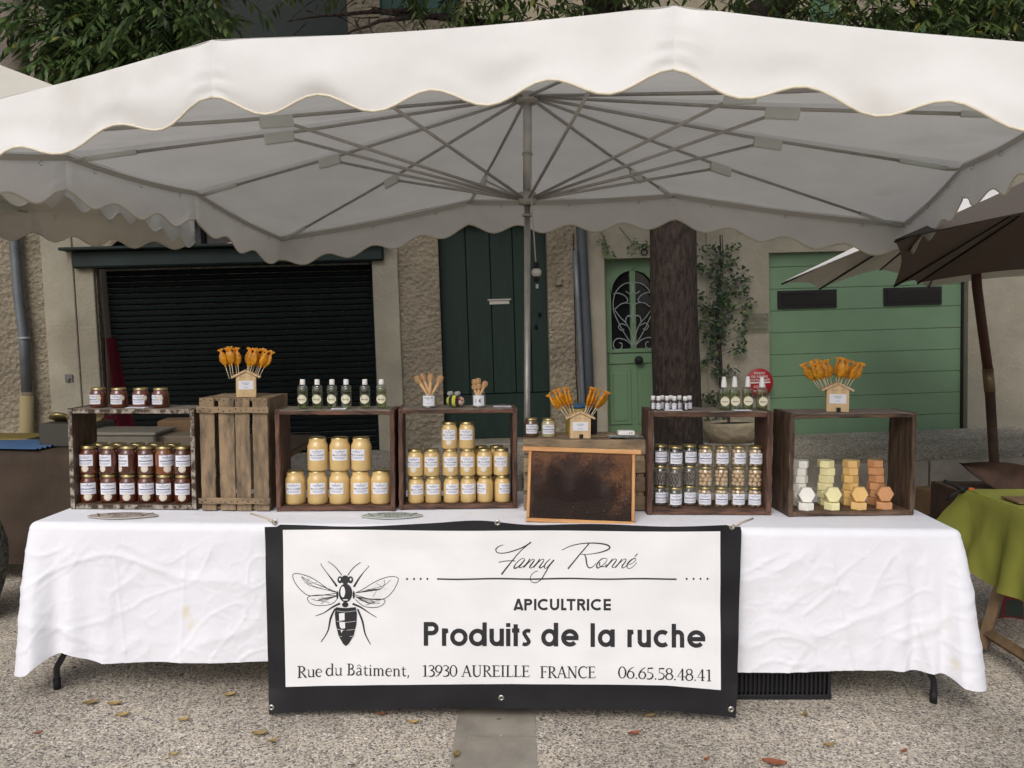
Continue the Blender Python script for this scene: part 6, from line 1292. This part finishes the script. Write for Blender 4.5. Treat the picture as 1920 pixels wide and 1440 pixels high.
# yellow tin with blue lid behind holder
x, y = on_low(1080, .20); t = thing('storage_tin', 'yellow tin with blue lid behind the lollipop holder', 'tin', T(x, y, c5top))
MB().lathe([(0, 0), (.046, 0), (.048, .003), (.048, .125), (.045, .128)], 24).build('tin_body', mat('yellow_tin', (.40, .30, .05), .5), t); MB().lathe([(0, .138), (.046, .138), (.05, .134), (.05, .122), (.047, .122)], 24).build('lid', mat('blue_lid', (.03, .12, .24), .4), t)
x, y = on_low(1112, .21); m = MB(); m.box((0, 0, .055), (.035, .03, .11), bev=.003); tag(m.build('black_box', M_rubber, None, T(x, y, c5top)), 'narrow black box beside the yellow tin', 'box')

# ================================================================== SOAPS
cs = [('white', (.84, .82, .75)), ('pale yellow', (.82, .76, .42)), ('honey yellow', (.78, .50, .19)), ('terracotta', (.62, .31, .14))]
def hexm(r0, h_, mt):
    m = MB(); b = .003; V = []
    for (rr, z) in ((r0-b, 0), (r0, b), (r0, h_-b), (r0-b, h_)): V += [(rr*math.cos(math.pi/3*k), rr*math.sin(math.pi/3*k), z) for k in range(6)]
    F = [[5-k for k in range(6)], [18+k for k in range(6)]]+[(j*6+k, j*6+(k+1) % 6, (j+1)*6+(k+1) % 6, (j+1)*6+k) for j in range(3) for k in range(6)]; m.add(V, F); return m.mesh('soap', [mt])
c7 = CR['c7']; SH = .0338; SR = .0365
for i, (cn, cc) in enumerate(cs):
    mt = mat('soap_'+cn.replace(' ', '_'), cc, .3, var=.08, vscale=20, coat=.6 if i > 1 else .25, bump=.25 if i > 1 else .05, bscale=50, bdist=.004, sss=0, objrand=.04); me = hexm(SR, SH-.001, mt); me2 = hexm(SR*1.0, SH-.001, mt)
    for k in range(6):
        x, y = at_crate('c7', (1501, 1551, 1597.5, 1645)[i]+rnd.uniform(-2.2, 2.2), .135); nmk = ['bottom', 'second from bottom', 'third from bottom', 'fourth from bottom', 'fifth from bottom', 'topmost'][k]
        o = MB().build('soap', None, None, T(x, y, c7['zb']+k*SH) @ RZ(rnd.choice((0, math.pi/6, .25, -.2, math.pi/6))), me); tag(o, f'{cn} hexagonal soap, {nmk} in the {cn} stack', 'soap', 'hexagonal soaps in stacks')
    x, y = at_crate('c7', (1513.5, 1563.5, 1613, 1661)[i], .042)
    o = MB().build('soap', None, None, T(x, y, c7['zb']) @ RZ((.4, .15, .3, .3)[i]), me2); tag(o, f'{cn} hexagonal soap lying flat alone in front of the {cn} stack', 'soap', 'hexagonal soaps lying in front')
    o = MB().build('soap', None, None, T(x+.001, y+.014, c7['zb']+SH+SR*.866) @ RX(math.pi/2-.06) @ RY(0), me2); tag(o, f'{cn} hexagonal soap standing on edge before the {cn} stack', 'soap', 'hexagonal soaps standing on edge')

# medal plaques lying on the cloth
def medal(u, v, u0, u1, label, col_, ink_):
    p = unz((u0+u1)/2, v, TZ+.004); a_, b_ = unz(u0, v, TZ+.004), unz(u1, v, TZ+.004); W_ = (b_-a_).length; t = thing('medal_plaque', label, 'plaque', T(p.x, p.y, TZ+.0045) @ RZ(.05) @ RX(.0), 'oval medal plaques'); D_ = .105
    m = MB(); V = []; n = 40
    for z, k in ((0, .98), (.001, 1), (.004, 1), (.005, .985)): V += [(W_/2*k*math.cos(2*math.pi*i/n)*(1+.05*math.cos(8*math.pi*i/n)), D_/2*k*math.sin(2*math.pi*i/n)*(1+.05*math.cos(8*math.pi*i/n)), z) for i in range(n)]
    m.add(V, [[i for i in range(n-1, -1, -1)], [3*n+i for i in range(n)]]+[(j*n+i, j*n+(i+1) % n, (j+1)*n+(i+1) % n, (j+1)*n+i) for j in range(3) for i in range(n)]); m.build('plate', col_, t)
    m = MB(); f = lambda x, z: Vector((x, z, .0062)); put_text(m, 'MEDAILLE', 0, D_*.24, W_*.5, .016, f, 0, .01); put_text(m, 'DE BRONZE', 0, .0, W_*.62, .017, f, 0, .01); put_text(m, '2012', 0, -D_*.25, W_*.26, .017, f, 0, .01)
    m.tube([(W_/2*.93*math.cos(q*math.pi/24)*(1+.04*math.cos(4*q*math.pi/24)), D_/2*.9*math.sin(q*math.pi/24)*(1+.04*math.cos(4*q*math.pi/24)), .0055) for q in range(49)], .0009, 4)
    for s in (-1, 1):
        for k in range(5): m.tube([(s*W_*(.30+.02*k), -.02+.011*k, .0058), (s*W_*(.34+.02*k), -.014+.011*k, .0058)], .0018, 4)
    m.build('engraving', ink_, t)
medal(0, 968, 168, 292, 'oval brown rimmed medal plaque lying before the weathered crate', mat('plaque_cream', (.45, .42, .37), .5), mat('plaque_brown', (.12, .06, .04), .6))
medal(0, 968, 680, 790, 'oval pale green rimmed medal plaque lying before the middle crates', mat('plaque_pale_green', (.46, .49, .44), .5), mat('plaque_green', (.10, .16, .15), .6))

# ================================================================== BENEATH AND AROUND THE STALL
def plastic_crate(M, label, W_, D_, H_):
    t = thing('plastic_crate', label, 'crate', M, 'black plastic crates under the table'); 
    for y in (0, D_):
        m = MB()
        for z in (0.01, H_-.01, H_*.5): m.box((W_/2, y, z), (W_, .012, .022 if z != H_*.5 else .014), bev=.002)
        for k in range(22): m.box(((k+.5)/22*W_, y, H_/2), (.008, .008, H_-.02))
        m.build('lattice_side', M_black_plastic, t)
    for x in (0, W_):
        m = MB()
        for z in (0.01, H_-.01, H_*.5): m.box((x, D_/2, z), (.012, D_, .022))
        for k in range(14): m.box((x, (k+.5)/14*D_, H_/2), (.008, .008, H_-.02))
        m.build('lattice_end', M_black_plastic, t)
    MB().box((W_/2, D_/2, .008), (W_-.02, D_-.02, .008)).build('crate_floor', M_black_plastic, t); MB().box((W_/2, D_/2, H_/2), (W_-.022, D_-.022, H_-.03), bev=.01).build('shade_filler', M_black_plastic, t)  # black filler box added inside so the gaps in the lattice look dark
p = unz(1560, 1315, 0); plastic_crate(T(p.x-.40, p.y+.02, .0), 'black lattice plastic crate under the table right of the banner', .40, .30, .24)
p = unz(1560, 1315, 0); plastic_crate(T(p.x-.83, p.y+.02, .0), 'black lattice plastic crate mostly hidden behind the banner', .40, .30, .24)
# boulder at far left
m = MB(); m.ball((0, 0, .33), .40, 28, sc_=(.62, .62, 1.05)); m.v = [p_*(1+.05*noise.noise(p_*5)) for p_ in m.v]; 
tag(m.build('stone_bollard', mat('speckled_granite', (.17, .165, .14), .9, c2=(.035, .035, .03), vscale=45, lo=.4, hi=.6, bump=.6, bscale=60, bdist=.006), None, T(un(-92, 950, 4.3).x, 4.3, 0)), 'rounded speckled granite bollard cut by the left edge', 'bollard')
# left table with brown cloth
m = MB(); LY = 5.0; z0 = .80
def brc(u, v):
    x = lerp(-5.2, -1.35, u)
    if v < .3: return Vector((x, lerp(LY+.8, LY, v/.3), z0+.002*noise.noise(Vector((x*5, v*9, 0)))))
    t_ = (v-.3)/.7; return Vector((x, LY-.02-.05*t_-.03*t_*math.sin(x*9+noise.noise(Vector((x, 0, 0)))*3), z0-.005-(z0-.12)*t_))
m.grid(90, 24, brc); tag(m.build('tablecloth', M_brown_cloth), 'coarse dark brown cloth hanging from the left background table', 'tablecloth')
t = thing('trestle_table', 'background trestle table under the brown cloth at the left', 'table', T(-3.2, LY+.4, 0)); MB().box((0, 0, z0-.022), (3.7, .74, .03)).build('tabletop', M_cardboard, t)
for x in (-1.6, 1.6):
    for y in (-.3, .3): MB().box((x, y, (z0-.04)/2), (.05, .05, z0-.04)).build('leg', M_darkbrown, t)
def box_thing(name, label, cat, u, v, Y, z, sx, sy, sz, mt, rz=0, group=None, lidm=None):
    p = un(u, v, Y); t = thing(name, label, cat, T(p.x, Y, z) @ RZ(rz), group); MB().box((0, 0, sz/2), (sx, sy, sz), bev=min(.01, sz*.2)).build('box_body', mt, t)
    if lidm: MB().box((0, 0, sz+.008), (sx+.02, sy+.02, .02), bev=.005).build('lid', lidm, t)
    return t
# corrugated blue sheet and yellow board
p = un(45, 825, LY+.25); t = thing('corrugated_sheet', 'blue corrugated sheet lying on the brown cloth at the left', 'sheet', T(p.x, LY+.22, z0+.004)); m = MB(); m.grid(2, 60, lambda u, v: Vector(((u-.5)*.5, (v-.5)*.42, .012+.006*math.sin(v*2*math.pi*9)))); m.build('blue_sheet', mat('blue_sheet', (.06, .13, .26), .5), t, RZ(-.1))
p = un(-10, 812, LY+.5); m = MB(); m.box((0, 0, .012), (.55, .3, .02), bev=.003); tag(m.build('board', mat('mustard_board', (.30, .23, .07), .7), None, T(p.x, LY+.55, z0+.003)), 'mustard yellow board lying behind the blue corrugated sheet', 'board')
M_tub = mat('cloudy_tub', (.24, .22, .18), .35, translucent=.3, var=.1); M_tub2 = mat('tub_lid', (.20, .19, .16), .4)
t = box_thing('plastic_tub', 'cloudy plastic tub with round lids seen left of the weathered crate', 'tub', 146, 810, LY+.3, z0, .36, .26, .15, mat('grey_tub', (.11, .105, .09), .4, translucent=.3), 0)
for k in range(3): m = MB(); m.lathe([(0, .02), (.06, .02), (.065, 0), (0, 0)], 18, M=T(-.1+.11*k, -.02, .17) @ RX(.5*(k-1))); m.build('round_lid', M_gold, t)
t = box_thing('plastic_tub', 'low clear plastic tub with pale lid seen through the weathered crate', 'tub', 240, 820, LY+.15, z0, .46, .30, .10, M_tub, 0, None, M_tub2)
box_thing('cardboard_box', 'open brown cardboard box behind the clear tub in the weathered crate', 'box', 336, 800, LY+.45, z0, .22, .2, .15, M_cardboard, .1)
box_thing('cardboard_box', 'pale flat cardboard box right of the clear tub', 'box', 335, 830, LY+.2, z0, .26, .25, .085, mat('pale_cardboard', (.17, .14, .10), .9), .05)
# dark red cloth hanging by the shutter
a_ = un(200, 640, 7.6); m = MB(); m.grid(12, 20, lambda u, v: Vector((lerp(-.03, -.03+.10+.32*v, u), .05*math.sin(u*9+v), -v*1.55)), 0)
tag(m.build('hanging_cloth', mat('dark_red_cloth', (.14, .008, .022), .9, var=.2, vscale=4), None, T(a_.x, 7.6, a_.z+.03)), 'dark red cloth hanging down in front of the roller shutter', 'cloth')
a_ = un(190, 505, 7.6); m = MB(); m.tube([Vector((0, 0, 0)), Vector((.03, 0, -.6)), Vector((.05, 0, -2.0))], .03, 8); tag(m.build('wooden_post', mat('grey_post', (.12, .10, .08), .8), None, T(a_.x, 7.62, a_.z)), 'thin grey wooden post beside the dark red cloth', 'post')
a_ = un(245, 790, 6.6); m = MB(); m.ball((0, 0, 0), .14, 12, sc_=(1.2, .6, .5)); m.v = [p_*(1+.2*noise.noise(p_*20)) for p_ in m.v]; tag(m.build('folded_cloth', mat('crimson_cloth', (.13, .006, .025), .9), None, T(a_.x, 6.0, z0+.07)), 'crumpled crimson cloth seen through the top of the weathered crate', 'cloth')

# right: olive table, seen from its far left corner; only its left side is in the frame
GY = 4.17; GF = 3.40; gc = un(1810, 917, GY); gzt = gc.z
m = MB()
m.grid(40, 24, lambda u, v: Vector((gc.x+lerp(0, 1.5, u), lerp(GF, GY, v), gzt+.005*noise.noise(Vector((u*9, v*6, 0)))-.004*u*0)))
def olv2(u, v):  # left side drop, from the far corner towards the camera
    y = lerp(GY+.01, GF, u); L = .20+.19*min(1, u*2.6)**.8; r0 = min(1, v*8); t_ = v
    o_ = .012*math.sin(r0*math.pi/2)+(.10*math.exp(-(u/.22)**2)+.03)*t_+.022*t_*math.sin(u*23+1.5*t_)+.012*t_*noise.noise(Vector((u*12, t_*3, 0)))
    return Vector((gc.x-o_, y+.03*t_*math.exp(-u*9), gzt-.012*(1-math.cos(r0*math.pi/2))-L*t_))
m.grid(90, 34, olv2)
def olv3(u, v):  # far side drop
    t_ = v; return Vector((gc.x-.005+u*1.5-.10*t_*math.exp(-u*20), GY+.01+.04*t_+.02*math.sin(u*40)*t_, gzt-.002-.22*t_))
m.grid(60, 10, olv3); tag(m.build('tablecloth', M_green_cloth), 'olive green tablecloth on the table at the right edge', 'tablecloth')
o_ = Vector((gc.x+.75, (GY+GF)/2, 0)); t = thing('trestle_table', 'wooden trestle table under the olive green cloth', 'table', T(o_)); MB().box((0, 0, gzt-.025), (1.46, GY-GF-.04, .03)).build('tabletop', M_cardboard, t)
M_trestle = mat('trestle_wood', (.17, .11, .06), .7, var=.25, vscale=6, stretch=(4, 4, 1))
fa = unz(1842, 1214, .03)
for a_, b_ in ((Vector((gc.x+.10, 3.86, gzt-.04)), fa), (Vector((gc.x+.10, 3.80, gzt-.04)), Vector((fa.x+.02, 3.50, .03))), (Vector((gc.x+1.3, 3.86, gzt-.04)), Vector((gc.x+1.3, 4.04, .03))), (Vector((gc.x+1.3, 3.80, gzt-.04)), Vector((gc.x+1.3, 3.5, .03)))):
    m = MB(); m.tube([a_-o_, b_-o_], .032, 4, smooth=False); m.build('leg', M_trestle, t)
m = MB(); m.tube([Vector((fa.x+.02, 4.02, .10))-o_, Vector((fa.x+.03, 3.52, .10))-o_], .03, 4, smooth=False); m.build('rail', M_trestle, t)
m = MB(); r_ = random.Random(3); pl = un(1905, 1150, 4.32); M_plaid = mat('plaid_dark', (.05, .045, .045), .9)
def plf(i, j): return 1 if (i % 6 == 2 or j % 6 == 3) else (2 if (i % 6 == 5 or j % 6 == 0) else 0)
m.grid(30, 18, lambda u, v: Vector((lerp(-.10, .5, u), .03*math.sin(u*14), -v*.33+.14)), matf=plf); tag(m.build('plaid_cloth', [M_plaid, mat('plaid_red', (.15, .02, .02), .9), mat('plaid_green', (.03, .06, .045), .9)], None, T(pl)), 'dark red and green plaid cloth hanging under the olive table', 'cloth')
m = MB(); p = unz(1893, 942, gzt); m.box((.15, 0, .004), (.3, .14, .008)); tag(m.build('board', M_cardboard, None, T(p.x, p.y, gzt+.008)), 'brown board lying on the olive tablecloth', 'board')
# black spring clamp with orange tips
p = un(1803, 920, GY-.01); t = thing('spring_clamp', 'black spring clamp with orange tip gripping the olive tablecloth corner', 'clamp', T(p))
m = MB(); m.tube([(.03, 0, .01), (-.01, 0, .015), (-.05, 0, .035), (-.09, 0, .05)], lambda s: .012-.004*s, 8); m.tube([(.02, 0, .0), (-.01, 0, -.0), (-.045, 0, -.02), (-.075, 0, -.05)], lambda s: .012-.004*s, 8); m.ball((0, 0, .006), .02, 10); m.build('handles', M_rubber, t)
m = MB(); m.box((.045, 0, .004), (.03, .02, .022), bev=.003); m.build('orange_tip', mat('orange_plastic', (.7, .12, .03), .4), t)
# boxes on the ground behind
p = unz(1780, 965, 0)
box_thing('cardboard_box', 'brown cardboard box on the ground behind the right end of the stall', 'box', 1775, 930, 6.6, 0, .36, .3, .26, M_cardboard, .3)
box_thing('cardboard_box', 'low dark cardboard box on the ground behind the end of the stall', 'box', 1735, 950, 6.0, 0, .5, .3, .16, M_darkbrown, -.4)
m = MB(); V = []; n = 20
for s_ in (0, .02): m.grid(20, 8, lambda u, v: Vector((lerp(-.20, .5, u), .05*math.sin(math.pi*v)+s_, lerp(.175-.26*min(1, u*1.8)**.8, .18-.10*u+.05*math.sin(math.pi*u), v))), 0)
p = un(1860, 905, 5.6); m2 = MB(); tag(m.build('curved_board', M_darkbrown, None, T(p.x, 5.6, p.z-.05)), 'dark brown curved board leaning behind the olive table', 'board')
MBb = MB(); MBb.box((0, 0, 0), (.7, .35, p.z-.05)); tag(MBb.build('wooden_box', M_darkbrown, None, T(p.x+.1, 5.75, (p.z-.05)/2)), 'dark wooden box standing behind the olive table', 'box')

# fallen leaves
r_ = random.Random(77); m = MB()
for k in range(420):
    x, y = r_.uniform(-3.4, 3.2), r_.choice((r_.uniform(2.7, 3.9), r_.uniform(3.0, 8.0))); a2 = r_.uniform(0, 3.14); l = r_.uniform(.004, .016); wd_ = l*r_.uniform(.12, .4); z = r_.uniform(.004, .009)
    d = Vector((math.cos(a2), math.sin(a2), 0)); e_ = Vector((-math.sin(a2), math.cos(a2), 0)); c = Vector((x, y, z)); m.add([c-d*l, c+e_*wd_+Vector((0, 0, .003)), c+d*l, c-e_*wd_], [(0, 1, 2), (0, 2, 3)], r_.choice((0, 0, 1, 2)))
tag(m.build('leaf_litter', [mat('litter_tan', (.26, .18, .09), .8), mat('litter_brown', (.09, .055, .035), .8), mat('litter_pale', (.45, .38, .24), .8)]), kind='stuff')
M_dry = mat('dry_leaf', (.34, .24, .085), .7, objrand=.45, var=.3, vscale=30); M_rust = mat('rust_leaf', (.28, .09, .04), .7, var=.3, vscale=30)
def dead_leaf(u, v, ln, rz, mt, label):
    p = unz(u, v, .003); m = MB(); n = 8
    for s in (-1, 1): m.grid(n, 2, lambda a_, b_: Vector((((a_-.5)*ln), s*b_*ln*.26*math.sin(math.pi*min(1, a_*.96+.02))**.8, .004+.006*b_**1.5+.005*(a_-.5)**2*4)), 0)
    m.tube([(-ln*.5, 0, .006), (-ln*.68, 0, .004)], .0008, 4); o = m.build('dry_leaf', mt, None, T(p) @ RZ(rz)); tag(o, label, 'leaf', 'fallen leaves')
LV = [(230, 1343, .055, .6, M_dry, 'yellowish dry leaf on the ground right of the left table leg'), (170, 1320, .06, .5, M_dry, 'thin tan dry leaf close to the left table leg'), (345, 1352, .045, .2, M_dry, 'small tan dry leaf below the left half of the cloth'), (430, 1305, .05, .3, M_dry, 'tan dry leaf in the shade at the cloth hem'),
      (487, 1378, .06, .25, M_dry, 'tan dry leaf on the ground left of the banner corner'), (512, 1392, .04, .9, M_dry, 'greenish yellow dry leaf nearest the banner corner'), (215, 1322, .055, .35, M_dry, 'narrow dry leaf between the left leg and banner'), (665, 1320, .04, 1.2, M_dry, 'pale dry leaf curled at the foot of the banner'),
      (775, 1357, .045, .1, M_dry, 'pale leaf left of the grey slab strip'), (856, 1418, .045, 1.3, M_dry, 'pale dry leaf on the left edge of the grey slab strip'), (1555, 1400, .045, .05, M_dry, 'bright yellow dry leaf on the right foreground'), (1510, 1342, .035, 1.4, M_dry, 'small pale yellow leaf in front of the black plastic crate'),
      (1452, 1433, .085, -.3, M_rust, 'large rust red leaf at the bottom edge of the picture'), (1220, 1345, .04, .2, M_dry, 'yellowish leaf in front of the right half of the banner'), (1190, 1378, .05, .3, M_rust, 'narrow brownish leaf on the gravelly ground right of the slabs'), (1325, 1427, .03, .5, M_rust, 'tiny rust coloured leaf left of the large rust leaf'),
      (715, 1342, .035, .2, M_rust, 'small rust brown leaf left of the pale leaf'), (72, 1378, .03, .8, M_rust, 'small orange brown leaf at lower left'), (325, 1418, .035, .4, M_dry, 'small green yellow leaf on the lower left foreground'), (1695, 1412, .03, .6, M_rust, 'tiny brown leaf on the right foreground below the leg')]
for a_ in LV: dead_leaf(*a_)
